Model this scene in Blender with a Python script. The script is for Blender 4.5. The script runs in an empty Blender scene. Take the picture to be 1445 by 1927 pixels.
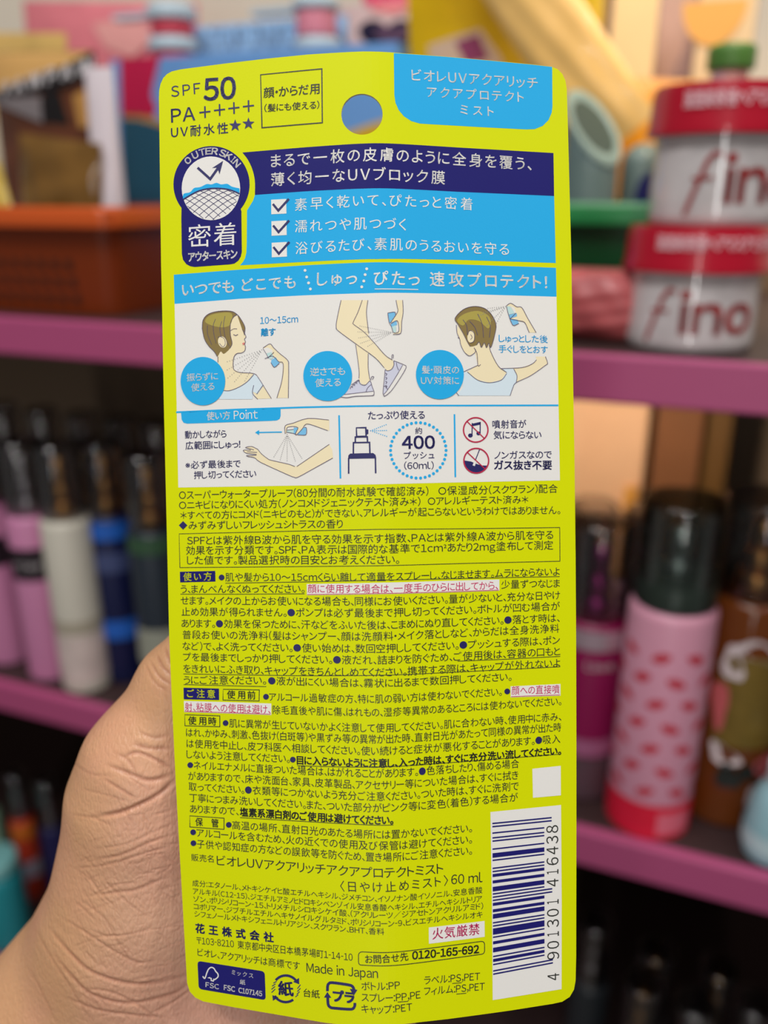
import bpy, bmesh, math, random
import numpy as np
from mathutils import Vector, Matrix
from mathutils.geometry import tessellate_polygon

random.seed(7)
SC = bpy.context.scene
COL = SC.collection
PI = math.pi

# ------------------------------------------------------------------ camera
FPX = 1600.0                       # focal length in pixels of the 1445x1927 frame
PITCH = math.radians(20.4)
CAM = np.array([0.0, 0.0, 1.45])
RX = np.array([1.0, 0.0, 0.0])
UX = np.array([0.0, math.sin(PITCH), math.cos(PITCH)])
FX = np.array([0.0, math.cos(PITCH), -math.sin(PITCH)])
cam_data = bpy.data.cameras.new('camera')
cam_data.sensor_fit = 'VERTICAL'
cam_data.sensor_height = 36.0
cam_data.lens = 36.0 * FPX / 1927.0
cam_data.clip_start = 0.01
cam_data.dof.use_dof = True
cam_data.dof.focus_distance = 0.1775
cam_data.dof.aperture_fstop = 7.0
cam = bpy.data.objects.new('camera', cam_data)
COL.objects.link(cam)
cam.location = CAM
cam.rotation_euler = (PI / 2 - PITCH, 0, 0)
SC.camera = cam

SC.view_settings.view_transform = 'Standard'
SC.view_settings.look = 'None'
SC.view_settings.gamma = 1.0
SC.view_settings.use_curve_mapping = False
SC.view_settings.exposure = -0.12

# ------------------------------------------------------------------ shelf frame: a along the shelf, t into it, h up
TH = math.radians(21.5)
EA = np.array([math.cos(TH), -math.sin(TH), 0.0])
NT = np.array([math.sin(TH), math.cos(TH), 0.0])


def ray(x, y):
    return FX + RX * (x - 722.5) / FPX + UX * (963.5 - y) / FPX


P0 = CAM + ray(1265, 1601) * 0.50
H_UP = 0.287
H_LOW = -0.318


def S(a, t, h):
    return Vector(P0 + EA * a + NT * t + np.array([0, 0, h]))


def sh(x, y, t):
    d = ray(x, y)
    k = ((P0 - CAM) @ NT + t) / (d @ NT)
    X = CAM + k * d - P0
    return float(X @ EA), float(X[2]), float(k)


# ------------------------------------------------------------------ world and lights
world = bpy.data.worlds.new('world')
SC.world = world
world.use_nodes = True
world.node_tree.nodes['Background'].inputs[0].default_value = (1.0, 0.98, 0.96, 1)
world.node_tree.nodes['Background'].inputs[1].default_value = 0.12


def aim(o, target):
    d = Vector(target) - o.location
    o.rotation_euler = d.to_track_quat('-Z', 'Y').to_euler()


def area(name, loc, target, sx, sy, energy, col):
    l = bpy.data.lights.new(name, 'AREA')
    l.shape = 'RECTANGLE'
    l.size, l.size_y, l.energy, l.color = sx, sy, energy, col
    o = bpy.data.objects.new(name, l)
    COL.objects.link(o)
    o.location = loc
    aim(o, target)
    return o


def spot(name, loc, target, energy, col, ang, blend=0.5, rad=0.02):
    l = bpy.data.lights.new(name, 'SPOT')
    l.energy, l.color, l.spot_size, l.spot_blend, l.shadow_soft_size = energy, col, math.radians(ang), blend, rad
    o = bpy.data.objects.new(name, l)
    COL.objects.link(o)
    o.location = loc
    aim(o, target)
    return o


# ceiling tubes of the shop, behind and above the camera
area('ceiling_tube_light', (-0.45, -0.30, 2.75), (0, 0.1, 1.2), 1.4, 0.25, 17, (1, 0.985, 0.965))
area('ceiling_tube_light', (0.75, 0.05, 2.75), (0.1, 0.5, 1.2), 0.12, 1.2, 9, (1, 0.95, 0.88))
# small ceiling downlights
for _x, _y, _e in ((-0.35, -0.55, 12.5), (0.55, -0.45, 11.5)):
    _l = bpy.data.lights.new('ceiling_downlight', 'POINT')
    _l.energy, _l.shadow_soft_size, _l.color = _e, 0.035, (1, 0.965, 0.92)
    _o = bpy.data.objects.new('ceiling_downlight', _l)
    COL.objects.link(_o)
    _o.location = (_x, _y, 2.6)
# the bright shop entrance behind the camera: a tall narrow opening
area('shop_entrance_light', (-0.46, -1.65, 1.50), (0.15, 0.4, 1.45), 0.07, 1.7, 8.0, (1, 0.98, 0.95))
# warm shelf lamp, then an unseen spot added to brighten the peach carton
spot('warm_shelf_lamp', S(0.10, -0.02, 0.95), S(-0.02, 0.2, 0.46), 11, (1, 0.72, 0.36), 34, 0.7)
spot('added_carton_spot', S(-0.10, 0.06, 0.262), S(-0.105, 0.26, 0.17), 3.2, (1, 0.80, 0.60), 75, 0.5)


# ------------------------------------------------------------------ materials
def lin(c):
    return tuple(((v / 255) / 12.92 if v / 255 <= 0.04045 else ((v / 255 + 0.055) / 1.055) ** 2.4) for v in c) + (1.0,)


MATS = {}


def mat(name, rgb, rough=0.5, metal=0.0, spec=0.5, trans=0.0, ior=1.45, bump=0.0, bscale=400.0, coat=0.0, alpha=1.0, vary=0.0, vscale=20.0):
    if name in MATS:
        return MATS[name]
    m = bpy.data.materials.new(name)
    m.use_nodes = True
    nt = m.node_tree
    b = nt.nodes['Principled BSDF']
    c = lin(rgb)
    b.inputs['Base Color'].default_value = c
    b.inputs['Roughness'].default_value = rough
    b.inputs['Metallic'].default_value = metal
    b.inputs['Specular IOR Level'].default_value = spec
    b.inputs['Transmission Weight'].default_value = trans
    b.inputs['IOR'].default_value = ior
    b.inputs['Coat Weight'].default_value = coat
    b.inputs['Alpha'].default_value = alpha
    if bump or vary:
        tc = nt.nodes.new('ShaderNodeTexCoord')
    if bump:
        n = nt.nodes.new('ShaderNodeTexNoise')
        n.inputs['Scale'].default_value = bscale
        n.inputs['Detail'].default_value = 3
        bp = nt.nodes.new('ShaderNodeBump')
        bp.inputs['Strength'].default_value = bump
        bp.inputs['Distance'].default_value = 0.001
        nt.links.new(tc.outputs['Object'], n.inputs['Vector'])
        nt.links.new(n.outputs['Fac'], bp.inputs['Height'])
        nt.links.new(bp.outputs['Normal'], b.inputs['Normal'])
    if vary:
        n = nt.nodes.new('ShaderNodeTexNoise')
        n.inputs['Scale'].default_value = vscale
        n.inputs['Detail'].default_value = 2
        r = nt.nodes.new('ShaderNodeValToRGB')
        r.color_ramp.elements[0].position = 0.3
        r.color_ramp.elements[1].position = 0.7
        r.color_ramp.elements[0].color = tuple(v * (1 - vary) for v in c[:3]) + (1,)
        r.color_ramp.elements[1].color = tuple(min(1, v * (1 + vary)) for v in c[:3]) + (1,)
        nt.links.new(tc.outputs['Object'], n.inputs['Vector'])
        nt.links.new(n.outputs['Fac'], r.inputs['Fac'])
        nt.links.new(r.outputs['Color'], b.inputs['Base Color'])
    MATS[name] = m
    return m


# ------------------------------------------------------------------ object helpers
def tag(o, label=None, cat=None, group=None, kind=None):
    if label:
        o['label'] = label
    if cat:
        o['category'] = cat
    if group:
        o['group'] = group
    if kind:
        o['kind'] = kind
    return o


def thing(name, label, cat, loc=(0, 0, 0), rotz=None, group=None):
    o = bpy.data.objects.new(name, None)
    o.empty_display_size = 0.02
    COL.objects.link(o)
    o.location = loc
    o.rotation_euler = (0, 0, -TH if rotz is None else rotz)
    return tag(o, label, cat, group)


def obj(name, vf, mats, parent=None, smooth=False, mi=None, loc=None, rot=None):
    v, f = vf
    me = bpy.data.meshes.new(name)
    me.from_pydata([tuple(p) for p in v], [], [tuple(q) for q in f])
    for m in (mats if isinstance(mats, (list, tuple)) else [mats]):
        me.materials.append(m)
    if mi is not None:
        me.polygons.foreach_set('material_index', mi)
    if smooth:
        me.polygons.foreach_set('use_smooth', [True] * len(me.polygons))
        me.set_sharp_from_angle(angle=math.radians(38))
    me.update()
    o = bpy.data.objects.new(name, me)
    COL.objects.link(o)
    if parent:
        o.parent = parent
    if loc is not None:
        o.location = loc
    if rot is not None:
        o.rotation_euler = rot
    return o


def sharp(o, deg=35):
    me = o.data
    me.polygons.foreach_set('use_smooth', [True] * len(me.polygons))
    bm = bmesh.new()
    bm.from_mesh(me)
    for e in bm.edges:
        if len(e.link_faces) == 2 and e.calc_face_angle(0) > math.radians(deg):
            e.smooth = False
    bm.to_mesh(me)
    bm.free()
    return o


def box_vf(x0, x1, y0, y1, z0, z1, taper=0.0):
    v = [(x0 + taper, y0 + taper, z0), (x1 - taper, y0 + taper, z0), (x1 - taper, y1 - taper, z0), (x0 + taper, y1 - taper, z0),
         (x0, y0, z1), (x1, y0, z1), (x1, y1, z1), (x0, y1, z1)]
    f = [(3, 2, 1, 0), (4, 5, 6, 7), (0, 1, 5, 4), (1, 2, 6, 5), (2, 3, 7, 6), (3, 0, 4, 7)]
    return v, f


def bevel(o, w=0.002, n=2):
    m = o.modifiers.new('bevel', 'BEVEL')
    m.width = w
    m.segments = n
    m.limit_method = 'ANGLE'
    return o


def lathe(profile, seg=36, a0=0.0, a1=2 * PI):
    full = abs(a1 - a0 - 2 * PI) < 1e-6
    n = seg if full else seg + 1
    v, f = [], []
    for r, z in profile:
        for k in range(n):
            a = a0 + (a1 - a0) * k / seg
            v.append((r * math.cos(a), r * math.sin(a), z))
    for i in range(len(profile) - 1):
        for k in range(seg):
            k2 = (k + 1) % n
            f.append((i * n + k, i * n + k2, (i + 1) * n + k2, (i + 1) * n + k))
    return v, f


def rounded_profile(r, z0, z1, b0=0.003, b1=0.003, closed0=True, closed1=True):
    p = []
    if closed0:
        p.append((0.0001, z0))
    for k in range(5):
        a = PI / 2 * k / 4
        p.append((r - b0 + b0 * math.sin(a), z0 + b0 - b0 * math.cos(a)))
    for k in range(5):
        a = PI / 2 * k / 4
        p.append((r - b1 + b1 * math.cos(a), z1 - b1 + b1 * math.sin(a)))
    if closed1:
        p.append((0.0001, z1))
    return p


# ------------------------------------------------------------------ lettering: glyph outlines from Blender's built-in font
_fc = bpy.data.curves.new('lettering', 'FONT')
_fo = bpy.data.objects.new('lettering', _fc)
_fc.resolution_u = 3


def _fill(body):
    _fc.body = body
    me = _fo.to_mesh()
    n = len(me.vertices)
    co = np.zeros(n * 3)
    me.vertices.foreach_get('co', co)
    co = co.reshape(-1, 3)[:, :2].copy()
    faces = [tuple(p.vertices) for p in me.polygons]
    _fo.to_mesh_clear()
    return co, faces


COL.objects.link(_fo)
_a = _fill('国')[0]
_b = _fill('国国')[0]
EM = float(_b[:, 0].max() - _a[:, 0].max())     # advance of one full-width glyph
CJK_MID = float((_a[:, 1].max() + _a[:, 1].min()) / 2)
CJK_L = float(_a[:, 0].min()) - 0.07 * EM
_GL = {}
MARKED = []                                     # which faces of the last line are bullets


def _glyph(ch):
    if ch not in _GL:
        src = chr(ord(ch) + 0xFEE0) if '!' <= ch <= '~' else ch
        co, fa = _fill(src)
        if not len(co):
            _GL[ch] = (None, None, 0.3 if ch == ' ' else 1.0)
        else:
            co[:, 1] -= CJK_MID
            co = co / EM
            if ch == '-':
                co[:, 0] *= 0.42
            x0, x1 = co[:, 0].min(), co[:, 0].max()
            kanji = '\u4e00' <= ch <= '\u9fff'
            pad = 0.055 if kanji else (0.05 if ord(ch) > 0x2fff else 0.045)
            if kanji and x1 - x0 < 0.8:
                pad = (0.9 - (x1 - x0)) / 2
            if ch == '一':
                pad = 0.08
            co[:, 0] += pad - x0
            _GL[ch] = (co, fa, (x1 - x0) + 2 * pad)
    return _GL[ch]


def glyphs(body, width_em=None, bold=0.0, max_stretch=1.10):
    """2-D lettering in em units, x from 0 to width_em, y centred on the line's middle"""
    G_, x = [], 0.0
    for ch in body:
        co, fa, adv = _glyph(ch)
        if co is not None:
            G_.append((co, fa, x, ch))
        x += adv
    left = G_[0][0][:, 0].min() + G_[0][2]
    right = G_[-1][0][:, 0].max() + G_[-1][2]
    W = right - left
    sx, gap = 1.0, 0.0
    if width_em is not None:
        sx = width_em / W
        if sx > max_stretch and len(G_) > 1:
            sx = 1.0
            gap = (width_em - W) / (len(G_) - 1)
    sh_ = [(0, 0)]
    MARKED.clear()
    if bold > 0.015:
        sh_ = [(bold, bold), (-bold, bold), (bold, -bold), (-bold, -bold)]
    elif bold > 0.004:
        sh_ = [(bold, bold), (-bold, -bold)]
    V, Fc, n = [], [], 0
    for i, (co, fa, x, ch) in enumerate(G_):
        for dx, dy in sh_:
            q = co.copy()
            q[:, 0] = (q[:, 0] + x - left) * sx + gap * i + dx
            q[:, 1] += dy
            V.append(q)
            Fc += [tuple(k + n for k in t) for t in fa]
            MARKED.extend([ch == '●'] * len(fa))
            n += len(q)
    return np.concatenate(V), Fc
# ================================================================== the setting
m_pink = mat('pink_painted_wood', (176, 78, 122), 0.45, bump=0.15, bscale=60)
m_dark = mat('dark_brown_board', (116, 96, 76), 0.7, bump=0.2, bscale=80)
m_wall = mat('cream_wall_paint', (222, 212, 194), 0.85, bump=0.1, bscale=100)
m_floor = mat('grey_floor_tile', (92, 86, 80), 0.5, vary=0.15)


def slab(name, a0, a1, t0, t1, h0, h1, m, parent=None):
    v, f = box_vf(a0, a1, t0, t1, h0, h1)
    o = obj(name, (v, f), m, parent)
    return o


def setting(name, a0, a1, t0, t1, h0, h1, m):
    o = slab(name, a0, a1, t0, t1, h0, h1, m)
    o.location = S(0, 0, 0)
    o.rotation_euler = (0, 0, -TH)
    return tag(o, kind='structure')


setting('wall_back', -2.2, 1.4, 0.37, 0.42, -1.05, 1.6, m_wall)
setting('floor', -2.2, 1.4, -1.6, 0.42, -1.10, -1.05, m_floor)

unit = thing('display_shelf', 'wide pink-edged shelf unit with dark back behind the held card', 'shelf', S(0, 0, 0))
m_board = mat('dark_shelf_top', (62, 44, 44), 0.5)
for h, th_ in ((H_UP, 0.023), (0.0, 0.024), (H_LOW, 0.024)):
    b = bevel(slab('shelf_board', -1.5, 0.75, 0.004, 0.34, h - th_, h, m_board, unit), 0.001)
    bevel(slab('edge_strip', -1.5, 0.75, -0.004, 0.004, h - th_ - 0.0005, h + 0.0005, m_pink, b), 0.0015)
slab('back_panel', -1.5, 0.75, 0.341, 0.36, -1.05, H_UP + 0.02, m_dark, unit)
for a in (-1.52, 0.75):
    slab('side_panel', a, a + 0.02, 0.0, 0.36, -1.05, H_UP + 0.02, m_dark, unit)
slab('plinth', -1.5, 0.75, 0.03, 0.34, -1.05, -1.0, m_dark, unit)

# ================================================================== bottles


def clear_shell(name, rgb, rough=0.05, gain=0.55):
    """thin clear plastic: see-through with a glossy skin that strengthens at grazing angles"""
    m = bpy.data.materials.new(name)
    m.use_nodes = True
    nt = m.node_tree
    nt.nodes.remove(nt.nodes['Principled BSDF'])
    tr = nt.nodes.new('ShaderNodeBsdfTransparent')
    tr.inputs['Color'].default_value = lin(rgb)
    gl = nt.nodes.new('ShaderNodeBsdfGlossy')
    gl.inputs['Roughness'].default_value = rough
    lw = nt.nodes.new('ShaderNodeLayerWeight')
    lw.inputs['Blend'].default_value = 0.35
    ma = nt.nodes.new('ShaderNodeMath')
    ma.operation = 'MULTIPLY_ADD'
    ma.inputs[1].default_value = gain
    ma.inputs[2].default_value = 0.03
    mx = nt.nodes.new('ShaderNodeMixShader')
    nt.links.new(lw.outputs['Fresnel'], ma.inputs[0])
    nt.links.new(ma.outputs[0], mx.inputs['Fac'])
    nt.links.new(tr.outputs[0], mx.inputs[1])
    nt.links.new(gl.outputs[0], mx.inputs[2])
    nt.links.new(mx.outputs[0], nt.nodes['Material Output'].inputs['Surface'])
    MATS[name] = m
    return m


m_clear = clear_shell('clear_cap_plastic', (232, 230, 230))
m_gold = mat('gold_metal', (226, 172, 100), 0.33, metal=1.0)
m_silver = mat('silver_metal', (215, 215, 220), 0.33, metal=1.0)
m_magmetal = mat('magenta_metal', (190, 60, 150), 0.33, metal=1.0)
m_blacklab = mat('black_label_paper', (34, 22, 30), 0.5)
m_offwhite = mat('soft_white_print', (205, 198, 200), 0.6)


def on_cyl(co, r, ang, z):
    """wrap flat points (metres) round a cylinder; +x runs to the viewer's right"""
    out = []
    for x, y in co:
        a = ang + x / r
        out.append((r * math.cos(a), r * math.sin(a), z + y))
    return out


def cyl_text(name, body, r, ang, z, em, width, m, parent, bold=0.0):
    co, fa = glyphs(body, width / em, bold)
    co = co * em
    co[:, 0] -= width / 2
    return obj(name, (on_cyl(co, r, ang, z), fa), m, parent)


def mist_bottle(x, y, t, label, body_rgb, R=0.018, hb=0.135, hcap=0.055, pump=None, base=0.0, body_kw=None, group=None, mname=None, clear_m=None, dh=0.0):
    """a fine-mist bottle: round body, pump under a clear over-cap"""
    a, _, _ = sh(x, y, t)
    o = thing('mist_bottle', label, 'bottle', S(a, t, base + 0.0003), None, group)
    kw = dict(rough=0.35)
    kw.update(body_kw or {})
    bm_ = mat(mname or 'body_%d_%d_%d' % body_rgb, body_rgb, **kw)
    obj('body', lathe(rounded_profile(R, 0, hb, 0.003, 0.006)), bm_, o, True)
    pm = pump or m_silver
    p = rounded_profile(R * 0.42, hb + 0.0002, hb + 0.011, 0.001, 0.003, True, False) + rounded_profile(R * 0.31, hb + 0.0115, hb + 0.025, 0.002, 0.003, False, False) + \
        rounded_profile(R * 0.25, hb + 0.0255, hb + 0.043, 0.002, 0.0025, False, True)
    pu = obj('pump', lathe(p, 24), pm, o, True)
    obj('nozzle', lathe([(0.0001, 0), (0.0018, 0), (0.0018, 0.003), (0.0001, 0.003)], 12), mat('dark_nozzle', (40, 36, 36), 0.4), pu, False,
        loc=(0, -R * 0.30, hb + 0.034), rot=(PI / 2, 0, 0))
    rc = R * 0.93
    cap = rounded_profile(rc, hb + 0.0002, hb + hcap, 0.001, 0.003, False) + [(0.0001, hb + hcap - 0.0015)] + \
        [(rc - 0.003, hb + hcap - 0.0015), (rc - 0.0016, hb + hcap - 0.003), (rc - 0.0016, hb + 0.0002)]
    obj('clear_cap', lathe(cap), clear_m or m_clear, o, True)
    return o


def ring(o, name, R, z0, z1, m, a0=0, a1=2 * PI, off=0.0004, parent=None):
    return obj(name, lathe([(R + off, z0), (R + off, z1)], 40, a0, a1), m, parent or o, True)


FRONT = -PI / 2      # the side of a shelf object that faces the shopper
VIEW = FRONT + TH    # the side that faces the camera

# --- front row, left of the card
b = mist_bottle(12, 1170, 0.035, 'pink mist bottle at the left picture edge, before the second pink one', (205, 132, 172), R=0.0185, hb=0.137, group=None)
ring(b, 'label', 0.0185, 0.088, 0.112, m_blacklab)
b = mist_bottle(88, 1170, 0.028, 'pink mist bottle with black label band, next to the cream bottle', (205, 132, 172), R=0.0185, hb=0.139)
ring(b, 'label', 0.0185, 0.088, 0.114, m_blacklab, VIEW - 1.25, VIEW + 1.25)
cyl_text('lettering', 'PINK', 0.0191, VIEW, 0.100, 0.007, 0.021, m_offwhite, b.children[-1])
b = mist_bottle(152, 1180, 0.024, 'cream white bottle with gold pump between the pink and the blue bottle', (206, 200, 186), R=0.0187, hb=0.142, pump=m_gold)
ring(b, 'collar_band', 0.0187, 0.052, 0.062, mat('warm_grey_band', (168, 158, 140), 0.5))
ring(b, 'label', 0.0187, 0.010, 0.050, mat('marbled_pale_label', (206, 188, 182), 0.5, vary=0.12, vscale=60))
b = mist_bottle(226, 1150, 0.047, 'deep blue bottle with bright blue bands and a gold pump', (18, 24, 66), R=0.0182, hb=0.140, pump=m_gold)
ring(b, 'shoulder_band', 0.0182, 0.122, 0.136, mat('bright_blue', (36, 96, 190), 0.3))
ring(b, 'base_band', 0.0182, 0.040, 0.056, mat('bright_blue', (36, 96, 190), 0.3))
ring(b, 'middle_label', 0.0182, 0.096, 0.112, mat('dusk_blue_label', (66, 76, 118), 0.4), VIEW - 1.0, VIEW + 1.0)
b = mist_bottle(302, 1150, 0.040, 'dark slate bottle with green shoulder half hidden by the card', (40, 48, 58), R=0.0182, hb=0.137, pump=m_gold)
ring(b, 'shoulder_band', 0.0182, 0.120, 0.133, mat('dull_green', (52, 84, 58), 0.4))
ring(b, 'base_band', 0.0182, 0.030, 0.060, mat('pale_sage', (150, 152, 138), 0.5))

# --- second and third row, left: dim bottles whose caps show above the front row
dim = [(40, 'black'), (110, 'black'), (180, 'black'), (250, 'brown'), (312, 'brown')]
names = ['at the far left of the second row', 'behind the black-labelled pink bottle', 'behind the cream bottle', 'behind the deep blue bottle', 'closest to the card in the second row']
for i, (x, c) in enumerate(dim):
    mist_bottle(x, 1000, 0.115, 'dim dark bottle under a clear cap, %s' % names[i], (58, 48, 50) if c == 'black' else (80, 54, 42), R=0.0143, hb=0.138,
                group='dim bottles in the second row on the left')

# --- front row, right of the card
b = mist_bottle(1112, 1250, 0.044, 'magenta bottle with silver top band right beside the card', (132, 12, 72), R=0.0205, hb=0.125, hcap=0.060, pump=m_magmetal, base=0.0)
ring(b, 'shoulder_band', 0.0205, 0.108, 0.121, mat('silver_pink_foil', (205, 178, 190), 0.25, metal=0.6))
ring(b, 'base_band', 0.0205, 0.034, 0.046, mat('pink_foil', (186, 110, 150), 0.3, metal=0.4))
cyl_text('lettering', 'Love', 0.0209, VIEW, 0.098, 0.008, 0.017, m_offwhite, b)
ring(b, 'clear_foot', 0.0205, 0.002, 0.033, mat('smoky_clear', (88, 66, 74), 0.2))

kb = mist_bottle(1233, 1400, 0.029, 'tall pale pink bottle printed with red kiss marks', (214, 150, 172), R=0.0245, hb=0.148, hcap=0.060,
                 clear_m=clear_shell('grey_green_clear_cap', (222, 228, 224)))
obj('dark_collar', lathe([(0.0001, 0.1482), (0.0222, 0.1482), (0.0222, 0.160), (0.0195, 0.164), (0.0001, 0.164)], 40), mat('dark_green_grey_collar', (70, 80, 74), 0.3), kb, True)
ring(kb, 'red_base', 0.0245, 0.0, 0.024, mat('bright_red_base', (222, 30, 60), 0.35), off=0.0006)
ring(kb, 'base_label', 0.0245, 0.004, 0.019, mat('rose_label', (226, 110, 130), 0.5), VIEW - 0.1, VIEW + 0.75, 0.0009)
m_kiss = mat('red_kiss_print', (196, 48, 66), 0.5)
lips = [(-1, 0.05), (-0.55, 0.42), (-0.2, 0.62), (0, 0.42), (0.2, 0.62), (0.55, 0.42), (1, 0.05), (0.6, -0.42), (0, -0.6), (-0.6, -0.42)]
kv, kf = [], []
for row in range(7):
    for kk in range(8):
        ang = VIEW + (kk - 3.6) * 0.78 + (0.39 if row % 2 else 0.0)
        z = 0.033 + row * 0.0148
        tilt = 0.6 if (row + kk) % 2 else -0.5
        ca, sa = math.cos(tilt), math.sin(tilt)
        pts = [((x * ca - y * sa) * 0.0064, (x * sa + y * ca) * 0.0050) for x, y in lips]
        n0 = len(kv)
        kv += on_cyl(pts, 0.0248, ang, z)
        kf.append(tuple(range(n0, n0 + len(pts))))
obj('kiss_print', (kv, kf), m_kiss, kb)

# amber bottle with gold label and painted flowers
ab = mist_bottle(1372, 1400, 0.056, 'amber bottle with gold label and painted flowers, right of the kiss bottle', (128, 66, 24), R=0.0258, hb=0.150, hcap=0.056, pump=m_gold,
                 body_kw=dict(rough=0.12, trans=0.35))
ring(ab, 'label', 0.0258, 0.058, 0.118, mat('gold_label', (128, 104, 44), 0.4, metal=0.3, vary=0.15, vscale=90), VIEW - 0.85, VIEW + 0.85)
fl_m = [mat('white_petal', (214, 200, 202), 0.6), mat('rose_petal', (196, 92, 96), 0.6), mat('dark_leaf', (28, 32, 28), 0.6)]


def blob(cx, cy, rx, ry, n=14, rot=0.0, wob=0.2, ph=0.0):
    out = []
    for k in range(n):
        a = 2 * PI * k / n
        q = 1 + wob * math.sin(3 * a + ph)
        x, y = rx * q * math.cos(a), ry * q * math.sin(a)
        out.append((cx + x * math.cos(rot) - y * math.sin(rot), cy + x * math.sin(rot) + y * math.cos(rot)))
    return out


fv, ff, fi = [], [], []
for (cx, cy, rx, ry, rot, mi_) in [(-0.004, 0.122, 0.013, 0.006, -0.3, 0), (0.014, 0.124, 0.008, 0.005, -0.5, 2), (-0.017, 0.112, 0.006, 0.011, 0.2, 0), (-0.021, 0.085, 0.005, 0.016, 0.1, 1),
                                   (-0.014, 0.052, 0.010, 0.006, -0.5, 0), (-0.010, 0.038, 0.007, 0.009, 0.3, 2), (0.002, 0.043, 0.008, 0.005, 0.4, 2), (0.013, 0.045, 0.008, 0.010, 0, 1),
                                   (0.010, 0.026, 0.009, 0.007, 0.4, 0), (0.024, 0.060, 0.005, 0.014, 0.2, 1), (0.023, 0.090, 0.004, 0.012, 0, 0)]:
    pts = blob(cx, cy, rx, ry, rot=rot, ph=cx * 900)
    n0 = len(fv)
    fv += on_cyl([(x, y) for x, y in pts], 0.0264 + 0.0001 * len(ff), VIEW, 0)
    ff.append(tuple(range(n0, n0 + len(pts))))
    fi.append(mi_)
obj('flower_print', (fv, ff), fl_m, ab, mi=fi)
b = thing('round_bottle', 'pale blue rounded bottle cut by the right picture edge', 'bottle', S(sh(1462, 1540, 0.018)[0], 0.0185, 0.0003))
obj('body', lathe([(0.0001, 0), (0.0125, 0), (0.0160, 0.003), (0.0172, 0.010), (0.0168, 0.022), (0.0150, 0.036), (0.0118, 0.046), (0.0080, 0.050)] + [(0.0080, 0.054), (0.0001, 0.054)]), mat('pale_blue_plastic', (150, 190, 200), 0.3), b, True)
obj('cap', lathe(rounded_profile(0.0088, 0.0502, 0.064, 0.0008, 0.002)), mat('pale_cap_plastic', (196, 214, 218), 0.3), b, True)
ring(b, 'label', 0.0172, 0.010, 0.021, mat('soft_blue_label', (190, 214, 220), 0.5))

# second and third row on the right: clear caps catching brown light
dimr = [(1108, 0.118, 'behind the magenta bottle'), (1214, 0.120, 'behind the kiss bottle'), (1318, 0.120, 'behind the gap left of the amber bottle'), (1420, 0.118, 'behind the amber bottle')]
for x, t, w in dimr:
    mist_bottle(x, 1060, t, 'dim brown bottle under a clear cap, %s' % w, (92, 62, 50), R=0.0178, hb=0.118, hcap=0.05, group='dim bottles in the second row on the right')

# boxes standing at the back of the middle shelf
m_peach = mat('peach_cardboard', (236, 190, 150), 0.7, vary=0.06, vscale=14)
a0, h0, _ = sh(1040, 850, 0.25)
a1, _, _ = sh(1214, 850, 0.25)
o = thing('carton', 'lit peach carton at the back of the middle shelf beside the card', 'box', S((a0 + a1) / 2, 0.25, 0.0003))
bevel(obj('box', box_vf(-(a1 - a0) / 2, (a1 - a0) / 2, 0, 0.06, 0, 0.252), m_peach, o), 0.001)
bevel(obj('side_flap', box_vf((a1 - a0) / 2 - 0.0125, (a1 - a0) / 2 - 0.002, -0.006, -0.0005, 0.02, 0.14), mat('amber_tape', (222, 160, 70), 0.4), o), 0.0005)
a0, _, _ = sh(1228, 850, 0.27)
a1, _, _ = sh(1318, 850, 0.27)
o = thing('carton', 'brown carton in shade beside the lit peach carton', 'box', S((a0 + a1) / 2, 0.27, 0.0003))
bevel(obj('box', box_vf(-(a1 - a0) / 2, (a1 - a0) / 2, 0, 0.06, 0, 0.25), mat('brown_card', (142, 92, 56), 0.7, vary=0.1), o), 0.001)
a0, _, _ = sh(1322, 850, 0.28)
a1, _, _ = sh(1372, 850, 0.28)
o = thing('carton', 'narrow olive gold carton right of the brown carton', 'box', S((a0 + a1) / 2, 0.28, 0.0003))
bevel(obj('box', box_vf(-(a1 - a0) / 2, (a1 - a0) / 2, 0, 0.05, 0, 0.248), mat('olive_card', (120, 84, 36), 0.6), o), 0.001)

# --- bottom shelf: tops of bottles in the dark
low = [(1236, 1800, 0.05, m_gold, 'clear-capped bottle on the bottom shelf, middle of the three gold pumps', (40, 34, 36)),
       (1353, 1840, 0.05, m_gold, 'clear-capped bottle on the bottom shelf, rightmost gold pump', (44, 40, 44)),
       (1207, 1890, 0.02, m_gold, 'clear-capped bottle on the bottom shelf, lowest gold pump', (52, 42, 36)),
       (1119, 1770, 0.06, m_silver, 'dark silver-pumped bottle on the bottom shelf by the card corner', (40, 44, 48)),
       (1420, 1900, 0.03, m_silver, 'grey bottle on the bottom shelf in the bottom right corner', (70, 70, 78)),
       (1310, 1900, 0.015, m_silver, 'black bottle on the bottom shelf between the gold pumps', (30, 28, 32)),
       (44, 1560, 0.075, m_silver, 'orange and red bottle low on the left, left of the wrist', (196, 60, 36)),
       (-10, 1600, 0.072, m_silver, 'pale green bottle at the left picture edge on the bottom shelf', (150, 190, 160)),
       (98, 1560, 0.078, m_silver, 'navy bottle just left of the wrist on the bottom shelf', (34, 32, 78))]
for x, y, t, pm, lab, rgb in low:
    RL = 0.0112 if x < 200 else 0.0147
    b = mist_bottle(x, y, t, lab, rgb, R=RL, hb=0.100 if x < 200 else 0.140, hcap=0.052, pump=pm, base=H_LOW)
    if 'orange' in lab:
        ring(b, 'orange_shoulder', RL, 0.078, 0.095, mat('orange_paint', (226, 120, 40), 0.4))
        ring(b, 'white_label', RL, 0.03, 0.05, mat('grey_lilac_label', (176, 168, 186), 0.5))
tb = thing('round_jar', 'glossy teal jar low at the left picture edge, in front of the bottles', 'jar', S(sh(8, 1720, 0.02)[0], 0.022, H_LOW + 0.0003))
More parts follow.
